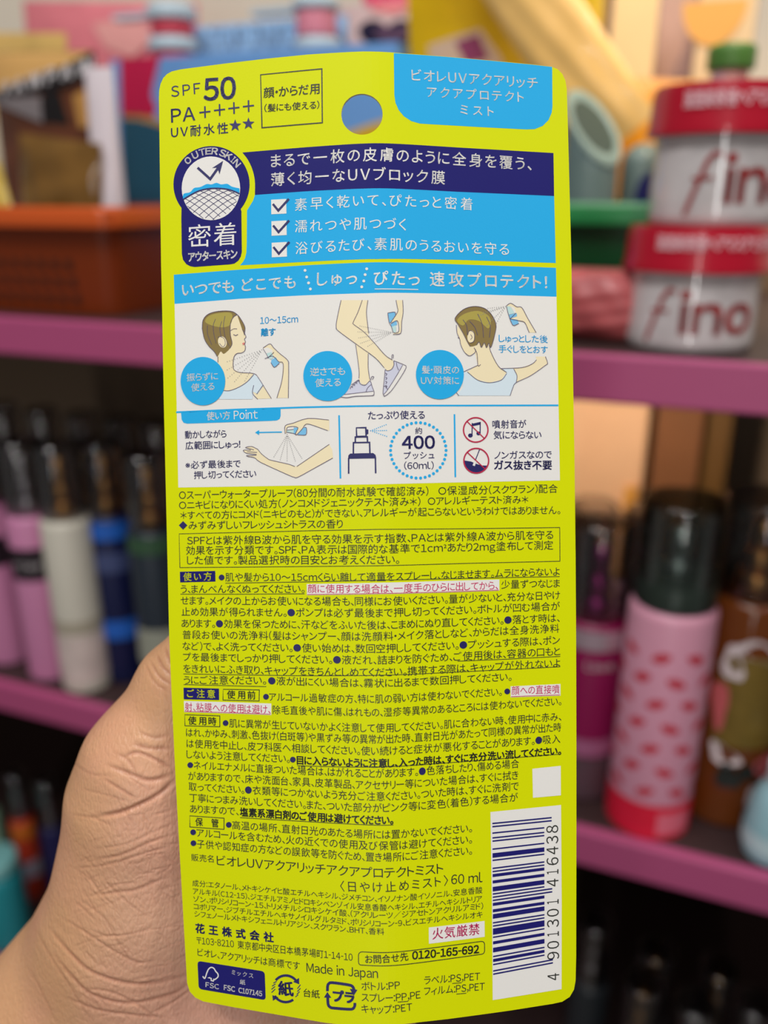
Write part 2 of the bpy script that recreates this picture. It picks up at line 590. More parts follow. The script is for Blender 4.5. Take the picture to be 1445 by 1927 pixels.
obj('body', lathe(rounded_profile(0.021, 0, 0.088, 0.006, 0.012)), mat('teal_gloss', (40, 140, 150), 0.2), tb, True)
obj('lid', lathe(rounded_profile(0.0195, 0.0882, 0.101, 0.001, 0.004)), mat('pale_teal_lid', (130, 190, 190), 0.25), tb, True)

# ================================================================== upper shelf
def basket(name, label, a, t, w, d, h, rgb, rim_rgb, mname):
    o = thing(name, label, 'basket', S(a, t, H_UP + 0.0008))
    m = mat(mname, rgb, 0.4)
    rm = mat(mname + '_rim', rim_rgb, 0.3)
    tp, th_ = 0.012, 0.002

    def ringpts(inset, z):
        x, y, c = w / 2 - inset, d / 2 - inset, 0.012
        pts = []
        for cx, cy, s in ((x - c, y - c, 0), (-x + c, y - c, 1), (-x + c, -y + c, 2), (x - c, -y + c, 3)):
            for k in range(6):
                q = s * PI / 2 + PI / 2 * k / 5
                pts.append((cx + c * math.cos(q), cy + c * math.sin(q), z))
        return pts

    def tube(layers, close_bottom=False):
        v, f = [], []
        for L in layers:
            v += L
        n = len(layers[0])
        for i in range(len(layers) - 1):
            for k in range(n):
                f.append((i * n + k, i * n + (k + 1) % n, (i + 1) * n + (k + 1) % n, (i + 1) * n + k))
        if close_bottom:
            f.append(tuple(range(n))[::-1])
            f.append(tuple(range((len(layers) - 1) * n, len(layers) * n)))
        return v, f
    wall = tube([ringpts(tp, 0), ringpts(tp * 0.5, h * 0.5), ringpts(0.002, h), ringpts(0.002 + th_, h), ringpts(tp * 0.5 + th_, h * 0.5), ringpts(tp + th_, th_)], True)
    body = sharp(obj('basket_wall', wall, m, o), 40)
    rim = tube([ringpts(0.002, h - 0.012), ringpts(-0.004, h - 0.012), ringpts(-0.005, h - 0.003), ringpts(-0.003, h), ringpts(0.003, h)])
    sharp(obj('rim', rim, rm, o), 50)
    hv, hf = [], []
    for r in range(3):
        n = int((w - 0.05) / 0.011)
        for k in range(n):
            x = -w / 2 + 0.028 + k * 0.011
            z = 0.010 + r * 0.011
            y = -d / 2 + tp * (1 - z / h) - 0.0006
            n0 = len(hv)
            hv += [(x - 0.0028, y, z - 0.0028), (x + 0.0028, y, z - 0.0028), (x + 0.0028, y, z + 0.0028), (x - 0.0028, y, z + 0.0028)]
            hf.append((n0, n0 + 1, n0 + 2, n0 + 3))
    obj('perforation_pattern', (hv, hf), mat(mname + '_hole', tuple(int(c * 0.45) for c in rgb), 0.6), body)
    return o


def pouch_z(u, v, th_):
    return th_ / 2 * max(0.0, (1 - abs(u) ** 2.4)) ** 0.7 * max(0.0, (1 - abs(v) ** 3.0)) ** 0.7


def pouch(name, label, cat, a, t, h, w, ht, th_, m, tilt=0.0, lean=0.0, yaw=0.0, group=None):
    """a filled sachet, standing: x across, z up, bulging to both faces"""
    o = thing(name, label, cat, S(a, t, h), None, group)
    o.rotation_euler = (Matrix.Rotation(-TH + yaw, 3, 'Z') @ Matrix.Rotation(lean, 3, 'X') @ Matrix.Rotation(tilt, 3, 'Y')).to_euler()
    n, k = 16, 20
    v, f = [], []
    for s in (-1, 1):
        for j in range(k + 1):
            for i in range(n + 1):
                u, q = 2 * i / n - 1, 2 * j / k - 1
                wr = 0.0006 * math.sin(9 * u + 5 * q) + 0.0005 * math.sin(14 * q - 4 * u)
                z = pouch_z(u, q, th_)
                v.append((u * w / 2, s * (z + 0.0003) + (wr if z > 0 else 0), (q + 1) / 2 * ht))
    L = (n + 1) * (k + 1)
    for s in range(2):
        for j in range(k):
            for i in range(n):
                q = [s * L + j * (n + 1) + i, s * L + j * (n + 1) + i + 1, s * L + (j + 1) * (n + 1) + i + 1, s * L + (j + 1) * (n + 1) + i]
                f.append(tuple(q if s == 0 else q[::-1]))
    edge = [(0, i) for i in range(n + 1)]
    loop = [i for i in range(n + 1)] + [(j) * (n + 1) + n for j in range(1, k + 1)] + [k * (n + 1) + i for i in range(n - 1, -1, -1)] + [j * (n + 1) for j in range(k - 1, 0, -1)]
    for i in range(len(loop)):
        p, q = loop[i], loop[(i + 1) % len(loop)]
        f.append((q, p, p + L, q + L))
    obj('film', (v, f), m, o, True)
    o['w'], o['ht'], o['th'] = w, ht, th_
    return o


def pouch_print(o, name, polys, mats_, text=None):
    """flat artwork that follows the pouch's front face; coordinates u,v in -1..1"""
    w, ht, th_ = o['w'], o['ht'], o['th']
    bm = bmesh.new()
    for li, (pts, mi_) in enumerate(polys):
        vs = [bm.verts.new((p[0], p[1], 0.0011 + 0.0002 * li)) for p in pts]
        fc = bm.faces.new(vs)
        fc.material_index = mi_
    bmesh.ops.triangulate(bm, faces=bm.faces[:])
    for ax in (0, 1):
        for c in np.arange(-0.9, 0.95, 0.15):
            co, no = [0, 0, 0], [0, 0, 0]
            co[ax], no[ax] = c, 1
            bmesh.ops.bisect_plane(bm, geom=bm.verts[:] + bm.edges[:] + bm.faces[:], plane_co=co, plane_no=no)
    for vtx in bm.verts:
        u, q, l = vtx.co
        vtx.co = (u * w / 2, -(pouch_z(u, q, th_) + l + 0.0004), (q + 1) / 2 * ht)
    me = bpy.data.meshes.new(name)
    bm.to_mesh(me)
    bm.free()
    for m in mats_:
        me.materials.append(m)
    p = bpy.data.objects.new(name, me)
    COL.objects.link(p)
    p.parent = o
    return p


def pouch_text(o, body, u0, v0, width, em, m, name='lettering', bold=0.0):
    w, ht, th_ = o['w'], o['ht'], o['th']
    co, fa = glyphs(body, width * w / 2 / em, bold)
    vs = []
    for x, y in co * em:
        u, q = u0 + x / (w / 2), v0 + y / (ht / 2)
        vs.append((u * w / 2, -(pouch_z(u, q, th_) + 0.0022), (q + 1) / 2 * ht))
    return obj(name, (vs, fa), m, o)


def on_pouch(o, pts):
    """where lines of sight to photograph points meet the sachet's front, in its own -1..1 coordinates"""
    M = np.array(o.rotation_euler.to_matrix())
    out = []
    for x, y in pts:
        d = M.T @ ray(x, y)
        c = M.T @ (CAM - np.array(o.location))
        k = (-o['th'] * 0.4 - c[1]) / d[1]
        q = c + k * d
        out.append((max(-0.99, min(0.99, q[0] / (o['w'] / 2))), max(-0.99, min(0.99, q[2] / o['ht'] * 2 - 1))))
    return out


def h_at(x, y, t):
    return sh(x, y, t)[1]


# orange basket with sachets
basket('orange_basket', 'orange plastic basket holding sachets on the left of the upper shelf', -0.478, 0.098, 0.222, 0.170, 0.067, (126, 48, 8), (196, 84, 34), 'orange_plastic')  # wall colour carries the shade of its unlit front, rim stays bright orange
m_amber = mat('amber_film', (176, 118, 52), 0.12, coat=0.5, vary=0.35, vscale=26)
m_brownfilm = mat('brown_film', (92, 52, 34), 0.15, coat=0.5, vary=0.4, vscale=22)
m_black = mat('black_print', (22, 18, 20), 0.4)
m_grey = mat('silver_grey_print', (206, 200, 202), 0.45)
m_goldfilm = mat('gold_sachet_film', (200, 164, 96), 0.15, coat=0.5, vary=0.3, vscale=30)
HB = H_UP + 0.0035
# gold sachet at the back, black label sachet in front, olive and yellow ones low
pc = pouch('sachet', 'pale gold glossy sachet at the back of the orange basket', 'sachet', sh(22, 300, 0.14)[0], 0.140, HB, 0.098, 0.188, 0.02, m_goldfilm, tilt=0.06, lean=-0.05)
pouch_print(pc, 'pale_streak', [([(-0.5, -0.2), (-0.2, -0.1), (0.2, 0.8), (-0.1, 0.85)], 0)], [mat('pale_gold', (226, 212, 186), 0.3)])
pb = pouch('sachet', 'brown sachet with tilted black label in the orange basket', 'sachet', sh(84, 330, 0.085)[0], 0.088, HB, 0.090, h_at(100, 92, 0.085) - HB, 0.018, m_brownfilm, tilt=0.03, lean=-0.02)
pouch_print(pb, 'label', [(on_pouch(pb, [(-25, 178), (60, 146), (120, 122), (186, 92), (197, 142), (100, 172), (-25, 188)]), 0), (on_pouch(pb, [(82, 178), (112, 172), (132, 234), (88, 232)]), 0),
                          (on_pouch(pb, [(-20, 186), (80, 182), (86, 232), (40, 214), (-20, 190)]), 1), (on_pouch(pb, [(-30, 80), (190, 70), (187, 91), (120, 121), (60, 145), (-30, 177)]), 3), (on_pouch(pb, [(138, 180), (166, 160), (166, 240), (150, 240)]), 2)],
            [m_black, mat('dusty_grey_print', (120, 112, 114), 0.5), mat('ochre_print', (176, 126, 58), 0.5), mat('old_gold_print', (206, 160, 96), 0.3)])
u_ = on_pouch(pb, [(6, 170), (164, 122)])
wp = pouch_text(pb, 'PAWPAW', 0, 0, (u_[1][0] - u_[0][0]) * 1.02, 0.0118, m_grey, bold=0.03)
sl = (u_[1][1] - u_[0][1]) * pb['ht'] / ((u_[1][0] - u_[0][0]) * pb['w'])
for vtx in wp.data.vertices:
    x_, z_ = vtx.co.x + u_[0][0] * pb['w'] / 2, vtx.co.z - pb['ht'] / 2
    z_ = z_ + (u_[0][1] + 1) / 2 * pb['ht'] + (x_ - u_[0][0] * pb['w'] / 2) * sl
    vtx.co = (x_, -(pouch_z(x_ / (pb['w'] / 2), z_ / pb['ht'] * 2 - 1, pb['th']) + 0.0024), z_)
po = pouch('sachet', 'olive brown sachet standing low in the orange basket below the black label', 'sachet', sh(108, 420, 0.055)[0], 0.052, HB, 0.066, h_at(110, 258, 0.052) - HB, 0.016, mat('olive_film', (112, 80, 36), 0.15, coat=0.5, vary=0.4, vscale=30), tilt=0.12)
pl_ = pouch('sachet', 'yellow foil sachet at the left end of the orange basket', 'sachet', sh(18, 420, 0.06)[0], 0.046, HB, 0.060, 0.088, 0.012, mat('yellow_foil', (206, 176, 84), 0.2, coat=0.4, vary=0.3, vscale=40), tilt=-0.2)
wt = thing('tube', 'white tube standing at the right end of the orange basket', 'tube', S(sh(192, 260, 0.062)[0], 0.062, HB))
wt.rotation_euler = (0, 0.02, -TH)
tv, tf = [], []
for j in range(13):
    q = j / 12
    rx, ry = 0.0112, 0.0105 * (1 - q) ** 0.6 + 0.0006
    for k in range(24):
        a_ = 2 * PI * k / 24
        tv.append((rx * math.cos(a_), ry * math.sin(a_), 0.022 + q * 0.125))
for j in range(12):
    for k in range(24):
        tf.append((j * 24 + k, j * 24 + (k + 1) % 24, (j + 1) * 24 + (k + 1) % 24, (j + 1) * 24 + k))
tf.append(tuple(range(288, 312)))
obj('tube_body', (tv, tf), mat('lilac_white_plastic', (222, 210, 216), 0.4), wt, True)
obj('screw_cap', lathe(rounded_profile(0.0100, 0, 0.022, 0.001, 0.001)), mat('white_screw_cap', (226, 220, 220), 0.4), wt, True)
ps = pouch('sachet', 'salmon pink sachet leaning behind the orange basket and blue box', 'sachet', sh(190, 200, 0.29)[0], 0.290, H_UP + 0.001, 0.190, h_at(200, 4, 0.29) - H_UP, 0.024,
           mat('salmon_film', (226, 128, 138), 0.3, vary=0.14, vscale=24), tilt=0.08)
pouch_print(ps, 'pale_print', [(on_pouch(ps, [(170, 45), (240, 30), (300, 60), (250, 110), (200, 90)]), 0)], [mat('pale_salmon', (234, 164, 160), 0.35)])

# light blue display box with tubs standing in it
m_blue = mat('sky_blue_card', (108, 160, 222), 0.55)
a0 = sh(226, 300, 0.190)[0]
a1 = sh(745, 300, 0.190)[0]
hf_ = sh(450, 100, 0.190)[1] - H_UP
W = a1 - a0
bx = thing('display_box', 'light blue counter display box with red panel behind the card top', 'box', S((a0 + a1) / 2, 0.190, H_UP + 0.0008))
bevel(obj('front_panel', box_vf(-W / 2, W / 2, 0, 0.002, 0, hf_), m_blue, bx), 0.0005)
for s in (-1, 1):
    obj('side_wall', box_vf(s * W / 2 - 0.001, s * W / 2 + 0.001, 0.0022, 0.058, 0, hf_), m_blue, bx)
obj('box_floor', box_vf(-W / 2 + 0.0012, W / 2 - 0.0012, 0.0022, 0.058, 0, 0.002), m_blue, bx)
a2, hh2, _ = sh(560, 38, 0.25)
hd = hh2 - H_UP
hp = obj('header_panel', box_vf(-W / 2 * 1.02, sh(652, 60, 0.25)[0] - (a0 + a1) / 2, 0.060, 0.062, 0, hd), mat('light_sky_blue_card', (164, 208, 250), 0.55), bx)
co, fa = glyphs('TOUR INUKO', 0.080 / 0.021)
ta = sh(476, 70, 0.25)[0] - (a0 + a1) / 2
tz = sh(476, 72, 0.25)[1] - H_UP
obj('lettering', ([(ta - 0.040 + x * 0.021, 0.0585, tz + y * 0.021) for x, y in co], fa), mat('slate_print', (104, 126, 158), 0.6), hp)


def bxp(x, y):
    a_, h_, _ = sh(x, y, 0.190)
    return a_ - (a0 + a1) / 2, h_ - H_UP


def flat_print(name, polys, mats_, parent, y=-0.0006):
    v, f, mi_ = [], [], []
    for li, (pts, k) in enumerate(polys):
        q = [bxp(*p) for p in pts]
        tri = tessellate_polygon([[Vector((p[0], p[1], 0)) for p in q]])
        n0 = len(v)
        v += [(p[0], y - 0.0002 * li, p[1]) for p in q]
        for t_ in tri:
            f.append(tuple(n0 + i for i in t_))
            mi_.append(k)
    return obj(name, (v, f), mats_, parent, mi=mi_)


front = [c for c in bx.children if c.name.startswith('front_panel')][0]
for nm, pts, m_ in (('red_print', [(227, 112), (302, 108), (292, 150), (286, 180), (296, 205), (290, 222), (229, 220)], mat('crimson_print', (196, 24, 76), 0.5)),
                    ('gold_band_print', [(229, 214), (262, 216), (300, 226), (312, 233), (312, 242), (262, 228), (229, 225)], mat('gold_band_print', (190, 150, 84), 0.4)),
                    ('teal_print', [(229, 226), (262, 229), (312, 243), (312, 440), (236, 440)], mat('dark_teal_print', (34, 84, 108), 0.5)),
                    ('grey_print', [(236, 440), (312, 440), (312, 462), (238, 460)], mat('pale_grey_print', (178, 186, 200), 0.5)),
                    ('golden_print', [(600, 275), (650, 252), (690, 238), (740, 222), (740, 340), (600, 340)], mat('golden_print', (214, 172, 40), 0.5)),
                    ('red_print', [(262, 500), (275, 480), (312, 470), (330, 618), (246, 614), (242, 560)], mat('crimson_print', (196, 24, 76), 0.5))):
    flat_print(nm, [(pts, 0)], [m_], front)


def tub(x, y_lid_top, y_lid_bot, t, rpx, label, body_rgb, lid_rgb, base_h):
    a_, ht_, k = sh(x, y_lid_top, t)
    _, hb_, _ = sh(x, y_lid_bot, t)
    r = rpx * k / FPX
    o = thing('tub', label, 'tub', S(a_, t, base_h), None, 'lidded tubs in the blue display box')
    ht_ -= base_h
    hb_ -= base_h
    obj('body', lathe(rounded_profile(r * 0.86, 0, hb_, 0.002, 0.001)), mat('tub_%d' % body_rgb[0], body_rgb, 0.4), o, True)
    obj('lid', lathe(rounded_profile(r, hb_ + 0.0002, ht_, 0.002, 0.005)), mat('pale_blue_grey_lid', lid_rgb, 0.3), o, True)
    return o, ht_ + base_h


for x, r1, r2, w in ((325, 47, 40, 'left'), (598, 45, 38, 'right')):
    o, top = tub(x, 72, 100, 0.220, r1, 'lower lidded tub of the %s stack in the blue display box' % ('red' if w == 'left' else 'pink'), (206, 70, 90) if w == 'left' else (226, 140, 160), (186, 204, 216), H_UP + 0.0035)
    x2 = x - 4
    o2, _ = tub(x2, 8 if w == 'left' else -4, 42 if w == 'left' else 22, 0.220, r1, 'upper lidded tub of the %s stack in the blue display box' % ('red' if w == 'left' else 'pink'),
                (206, 70, 90) if w == 'left' else (226, 140, 160), (186, 204, 216), top + 0.0004)
    a_, h_, k = sh(x2 - 80, 24 if w == 'left' else 10, 0.22)
    lid = [c for c in o2.children if c.name.startswith('lid')][0]
    zc = max(v.co.z for v in lid.data.vertices) - 0.005
    obj('lid_tab', box_vf(-0.052, -0.004, -0.006, 0.006, zc - 0.004, zc), mat('pale_blue_grey_lid', (186, 204, 216), 0.3), lid)

# heart-windowed sachet
ph = pouch('sachet', 'blush sachet with a dark heart window right of the blue box', 'sachet', sh(722, 120, 0.275)[0], 0.275, H_UP + 0.001, 0.088, h_at(722, 8, 0.275) - H_UP, 0.014, mat('blush_film', (216, 186, 184), 0.3, vary=0.1))
heart = []
for k in range(40):
    q = 2 * PI * k / 40
    heart.append((16 * math.sin(q) ** 3 / 17, (13 * math.cos(q) - 5 * math.cos(2 * q) - 2 * math.cos(3 * q) - math.cos(4 * q)) / 17))
hp_ = [(728 + 58 * x, 68 - 44 * y) for x, y in heart]
hq_ = [(740 + 36 * x, 66 - 26 * y) for x, y in heart]
pouch_print(ph, 'heart_window', [(on_pouch(ph, [(688, -14), (806, -14), (806, 34), (770, 16), (735, 26), (700, 18)]), 2), (on_pouch(ph, hp_), 0), (on_pouch(ph, hq_), 1)],
            [mat('navy_heart', (30, 22, 52), 0.3), mat('plum_heart', (92, 66, 92), 0.3), mat('coral_print', (230, 120, 124), 0.4)])
pr = pouch('sachet', 'crimson pink sachet edge peeking out behind the heart sachet', 'sachet', sh(775, 80, 0.305)[0], 0.305, H_UP + 0.001, 0.050, h_at(775, -30, 0.305) - H_UP, 0.010, mat('hot_pink_film', (226, 60, 110), 0.3), tilt=-0.08)

# yellow pouches
m_yel = mat('yellow_film', (226, 184, 16), 0.3, coat=0.3, vary=0.12, vscale=30)
m_peachy = mat('apricot_film', (240, 196, 118), 0.3, coat=0.2, vary=0.1, vscale=22)
py = pouch('sachet', 'yellow sachet with a purple square label above the card tab', 'sachet', sh(932, 150, 0.205)[0], 0.205, H_UP + 0.001, 0.106, 0.262, 0.014, m_yel, tilt=-0.06)
pouch_print(py, 'label', [(on_pouch(py, [(805, 86), (905, 54), (945, 110), (955, 160), (815, 160)]), 0), (on_pouch(py, [(858, 80), (902, 66), (922, 112), (880, 122)]), 1)],
            [mat('beige_label', (216, 186, 160), 0.5), mat('plum_label', (150, 62, 104), 0.5)])
pa = pouch('sachet', 'apricot sachet slanting down right over the card corner', 'sachet', sh(1172, 262, 0.150)[0], 0.152, h_at(1172, 262, 0.150), 0.046, 0.205, 0.012, m_peachy, tilt=-0.66)
pw = pouch('sachet', 'yellow sachet with white leaf print at the top beside the cream carton', 'sachet', sh(1102, 150, 0.29)[0], 0.290, H_UP + 0.001, 0.090, 0.31, 0.014, mat('lemon_film', (232, 196, 40), 0.3, vary=0.15, vscale=25), tilt=-0.05)
pouch_print(pw, 'leaf_print', [(on_pouch(pw, blob(1082, 22, 26, 18, ph=1)), 0), (on_pouch(pw, blob(1100, 58, 22, 20, ph=2)), 0), (on_pouch(pw, blob(1060, 48, 14, 20, ph=3)), 0), (on_pouch(pw, blob(1072, 104, 18, 10)), 1)],
            [mat('cream_leaf', (238, 226, 190), 0.4), mat('pink_leaf', (236, 170, 130), 0.4)])
po2 = pouch('sachet', 'deep orange sachet standing behind the two grey green bottles', 'sachet', sh(1160, 300, 0.195)[0], 0.197, H_UP + 0.001, 0.080, h_at(1165, 150, 0.195) - H_UP, 0.012, mat('deep_orange_film', (232, 156, 36), 0.35), tilt=0.08)

# cartons at the top right
def carton(x0, x1, ytop, t, d, label, front, side, yaw=0.0, extra=None):
    a0, h_, _ = sh(x0, ytop, t)
    a1, _, _ = sh(x1, ytop, t)
    o = thing('carton', label, 'box', S((a0 + a1) / 2, t, H_UP + 0.0008))
    w = (a1 - a0) / 2
    v, f = box_vf(-w, w, 0, d, 0, h_ - H_UP)
    b_ = obj('box', (v, f), [front, side], o, mi=[0, 0, 0, 1, 0, 1])
    bevel(b_, 0.0008)
    if yaw:
        o.rotation_euler = (0, 0, -TH + yaw)
    return o, w, h_ - H_UP


m_cream = mat('cream_carton', (244, 214, 160), 0.6, vary=0.06, vscale=18)
m_mauve = mat('mauve_carton_side', (198, 164, 152), 0.6)
co1, w1, h1 = carton(1158, 1246, -40, 0.215, 0.06, 'tall bright cream carton lit warm at the top right', m_cream, m_mauve, 0.25)
co2, w2, h2 = carton(1246, 1316, -40, 0.285, 0.045, 'mauve carton between the cream carton and the beige carton', m_mauve, m_mauve)
co3, w3, h3 = carton(1322, 1432, -40, 0.235, 0.06, 'beige carton with orange arc behind the green cap', mat('beige_carton', (236, 208, 166), 0.6), m_mauve)
arc = [(math.cos(q) * 0.020, math.sin(q) * 0.026) for q in [PI + PI * k / 16 for k in range(17)]]
obj('orange_arc', ([(x - w3 * 0.45, -0.0008, h3 - 0.014 + y) for x, y in arc], [tuple(range(17))]), mat('soft_orange_print', (242, 182, 96), 0.6), co3)

# two grey green bottles in the green basket
basket('green_basket', 'green plastic basket between the card and the red lidded jars', sh(1098, 430, 0.10)[0], 0.135, 0.110, 0.100, 0.070, (18, 78, 40), (34, 128, 68), 'green_plastic')
m_sage = mat('sage_grey_plastic', (106, 126, 126), 0.35)
for x, y, t, lab, tilt, R, hgt in ((1112, 300, 0.118, 'grey green bottle with slanted open rim in the green basket', 0.10, 0.0170, 0.119), (1208, 320, 0.150, 'grey green bottle with navy oval in the green basket', 0.05, 0.0135, 0.104)):
    o = thing('rounded_bottle', lab, 'bottle', S(sh(x, y, t)[0], t, H_UP + 0.004))
    prof = [(0.0001, 0), (R * 0.8, 0), (R * 0.95, 0.004)] + [(R * (1 - 0.08 * (q / 10)), 0.004 + (hgt - 0.02) * q / 10) for q in range(1, 11)] + \
        [(R * 0.92 * math.cos(PI / 2 * q / 8), hgt - 0.016 + R * 0.9 * math.sin(PI / 2 * q / 8)) for q in range(1, 9)]
    ob = obj('body', lathe(prof), m_sage, o, True)
    if 'slanted' in lab:
        def cut(x_, y_):
            return hgt - 0.012 - 0.95 * x_ + 0.75 * y_
        for vtx in ob.data.vertices:
            vtx.co.z = min(vtx.co.z, cut(vtx.co.x, vtx.co.y))
        pts, fs = [], []
        rings = ((0.985, -0.003), (1.06, -0.001), (1.06, 0.0016), (0.86, 0.0020), (0.80, 0.0002))
        for s_, dz in rings:
            for k in range(32):
                q = 2 * PI * k / 32
                x_, y_ = R * 0.93 * s_ * math.cos(q), R * 0.93 * s_ * math.sin(q)
                pts.append((x_, y_, cut(x_, y_) + dz))
        for j_ in range(4):
            for k in range(32):
                fs.append((j_ * 32 + k, j_ * 32 + (k + 1) % 32, (j_ + 1) * 32 + (k + 1) % 32, (j_ + 1) * 32 + k))
        obj('rim', (pts, fs), mat('pale_sage_rim', (140, 162, 156), 0.3), o, True)
        obj('mouth', ([(R * 0.75 * math.cos(2 * PI * k / 32), R * 0.75 * math.sin(2 * PI * k / 32), cut(R * 0.75 * math.cos(2 * PI * k / 32), R * 0.75 * math.sin(2 * PI * k / 32)) + 0.0006) for k in range(32)],
                      [tuple(range(32))]), mat('dark_sage', (58, 74, 68), 0.5), o)
    else:
        q = [(0.0082 * math.cos(2 * PI * k / 28), 0.0150 * math.sin(2 * PI * k / 28)) for k in range(28)]
        obj('oval_label', (on_cyl(q, R * 1.0 + 0.0006, VIEW + 0.1, hgt * 0.66), [tuple(range(28))]), mat('navy_oval', (30, 34, 96), 0.35), o)

sp = pouch('sachet', 'dusty salmon sachet lying against the shelf edge right of the card', 'sachet', sh(1118, 600, 0.03)[0], 0.042, H_UP + 0.001, 0.064, 0.037, 0.024, mat('dusty_salmon_film', (196, 96, 98), 0.35, vary=0.15, vscale=40))

# stacked hair mask jars with red lids
m_red = mat('crimson_lid_plastic', (176, 10, 40), 0.28, coat=0.4)
m_jar = mat('silver_white_jar', (204, 198, 198), 0.12, coat=1.0, vary=0.10, vscale=60)
m_script = mat('brick_red_script', (150, 44, 44), 0.45)


def mask_jar(x, y, t, base, label, R, hb, hl, upper):
    a_, _, _ = sh(x, y, t)
    o = thing('hair_mask_jar', label, 'jar', S(a_, t, base), None, 'stacked hair mask jars with red lids')
    rb = R * 0.90
    obj('body', lathe([(0.0001, 0.0), (rb * 0.94, 0), (rb * 0.99, 0.002), (rb, 0.005), (rb * 0.985, hb), (0.0001, hb)], 56), m_jar, o, True)
    lid = obj('lid', lathe([(R * 0.90, hb + 0.0002), (R * 1.02, hb + 0.0003), (R * 1.02, hb + 0.003), (R, hb + 0.005), (R * 0.985, hb + hl - 0.004), (R * 0.95, hb + hl), (0.0001, hb + hl)], 56), m_red, o, True)
    off = 0.02 if upper else -0.22
    fst = [(-0.30, -0.62), (-0.20, -0.66), (0.06, 0.10), (0.20, 0.48), (0.32, 0.60), (0.46, 0.58), (0.44, 0.66), (0.26, 0.70), (0.10, 0.52), (-0.04, 0.12)]
    fb = [(-0.16, 0.08), (0.30, 0.10), (0.30, 0.17), (-0.16, 0.15)]
    sc_ = hb * 0.52
    fc = -R * 0.58
    fvv = on_cyl([(fc + x_ * sc_, y_ * sc_ * 1.0) for x_, y_ in fst + fb], rb + 0.0007, VIEW + off, hb * 0.46)
    scr = obj('script', (fvv, [tuple(range(10)), tuple(range(10, 14))]), m_script, o)
    cyl_text('script', 'ino', rb + 0.0006, VIEW + off + 0.30, hb * 0.50, hb * 0.66, R * 1.05, m_script, o, 0.02)
    cyl_text('lettering', '浸透美容液ヘアマスク“とろける”', R + 0.0008, VIEW - 0.02, hb + hl * 0.66, hl * 0.34, R * 1.78, mat('pale_pink_print', (240, 196, 204), 0.5), lid, 0.02)
    return o


_, hA, _ = sh(1300, 520, 0.04)
mask_jar(1303, 560, 0.046, H_UP + 0.0008, 'lower red-lidded hair mask jar standing on the shelf', 0.0358, 0.0380, 0.0215, False)
mask_jar(1352, 330, 0.050, H_UP + 0.0008 + 0.0599, 'upper red-lidded hair mask jar stacked on the other', 0.0358, 0.0400, 0.0220, True)
gb = thing('clear_bottle', 'clear bottle with green screw cap behind the red-lidded jars', 'bottle', S(sh(1374, 130, 0.125)[0], 0.125, H_UP + 0.0008))
hg = sh(1374, 128, 0.125)[1] - H_UP
obj('body', lathe(rounded_profile(0.026, 0, hg - 0.010, 0.004, 0.012) + [(0.010, hg - 0.010), (0.010, hg)]), mat('pink_clear_plastic', (222, 180, 196), 0.1, trans=0.7, ior=1.3), gb, True)
obj('screw_cap', lathe(rounded_profile(0.0128, hg - 0.002, hg + 0.0105, 0.001, 0.003)), mat('leaf_green_cap', (72, 116, 52), 0.4), gb, True)
# ================================================================== the hang card, bent along an upright ridge
RHO = math.radians(1.05)
D0 = 0.1740
OX, OY = (714 - 722.5) / FPX * D0, (963.5 - 950) / FPX * D0
CR, SR = math.cos(RHO), math.sin(RHO)
HALF = 0.041
EPS = 0.10


def bend(u, v):
    k = np.where(u < 0, 0.0457 - (v + 0.018) * 0.132, 0.041)
    s = np.abs(u) / HALF
    f = (np.sqrt(s * s + EPS * EPS) - EPS) / (math.sqrt(1 + EPS * EPS) - EPS)
    return D0 * k * f


def to_uv(pts):
    p = np.asarray(pts, float).reshape(-1, 2)
    d = np.full(len(p), D0)
    for _ in range(14):
        dx = (p[:, 0] - 722.5) / FPX * d - OX
        dy = (963.5 - p[:, 1]) / FPX * d - OY
        u, v = dx * CR + dy * SR, -dx * SR + dy * CR
        d = D0 + bend(u, v)
    return np.stack([u, v], 1)


def to_world(uv, off):
    u, v = uv[:, 0], uv[:, 1]
    x, y = OX + u * CR - v * SR, OY + u * SR + v * CR
    d = D0 + bend(u, v) - off
    return CAM + x[:, None] * RX + y[:, None] * UX + d[:, None] * FX


CUTS_U = sorted(set([round(k * 0.0015, 5) for k in range(-6, 7)] + [round(k * 0.004, 5) for k in range(-11, 12)]))
CUTS_V = [k * 0.02 for k in range(-6, 6)]
LV = 0.000016
card = thing('product_card', 'lime yellow hang card with Japanese print held up in front of the shelf', 'card', CAM + FX * 0.182 - UX * 0.10, 0.0)
CARD_ORG = np.array(card.location)

PAPER = dict(rough=0.5, spec=0.14, bump=0.02, bscale=2500)
P_LIME = mat('lime_card_print', (214, 222, 2), **PAPER)
P_WHITE = mat('white_card_print', (232, 230, 226), **PAPER)
P_BLUE = mat('sky_blue_card_print', (40, 172, 232), **PAPER)
P_NAVY = mat('navy_card_print', (32, 30, 108), **PAPER)
P_INK = mat('dark_ink', (42, 44, 40), rough=0.45)
P_NAVYI = mat('navy_ink', (34, 32, 96), rough=0.45)
P_RED = mat('crimson_ink', (200, 30, 96), rough=0.45)
P_SKIN = mat('skin_tone_print', (240, 226, 188), rough=0.45)
P_LINE = mat('plum_line_print', (92, 80, 108), rough=0.45)
P_HAIR = mat('brown_hair_print', (136, 116, 66), rough=0.45)
P_HAIRL = mat('light_hair_print', (172, 158, 74), rough=0.45)
P_SHIRT = mat('pale_blue_shirt_print', (212, 228, 238), rough=0.45)
P_SHOE = mat('lilac_shoe_print', (206, 208, 226), rough=0.45)
P_BOT = mat('bottle_blue_print', (120, 190, 232), rough=0.45)
P_BOTG = mat('bottle_green_print', (190, 222, 220), rough=0.45)
P_LIP = mat('lip_print', (222, 130, 120), rough=0.45)
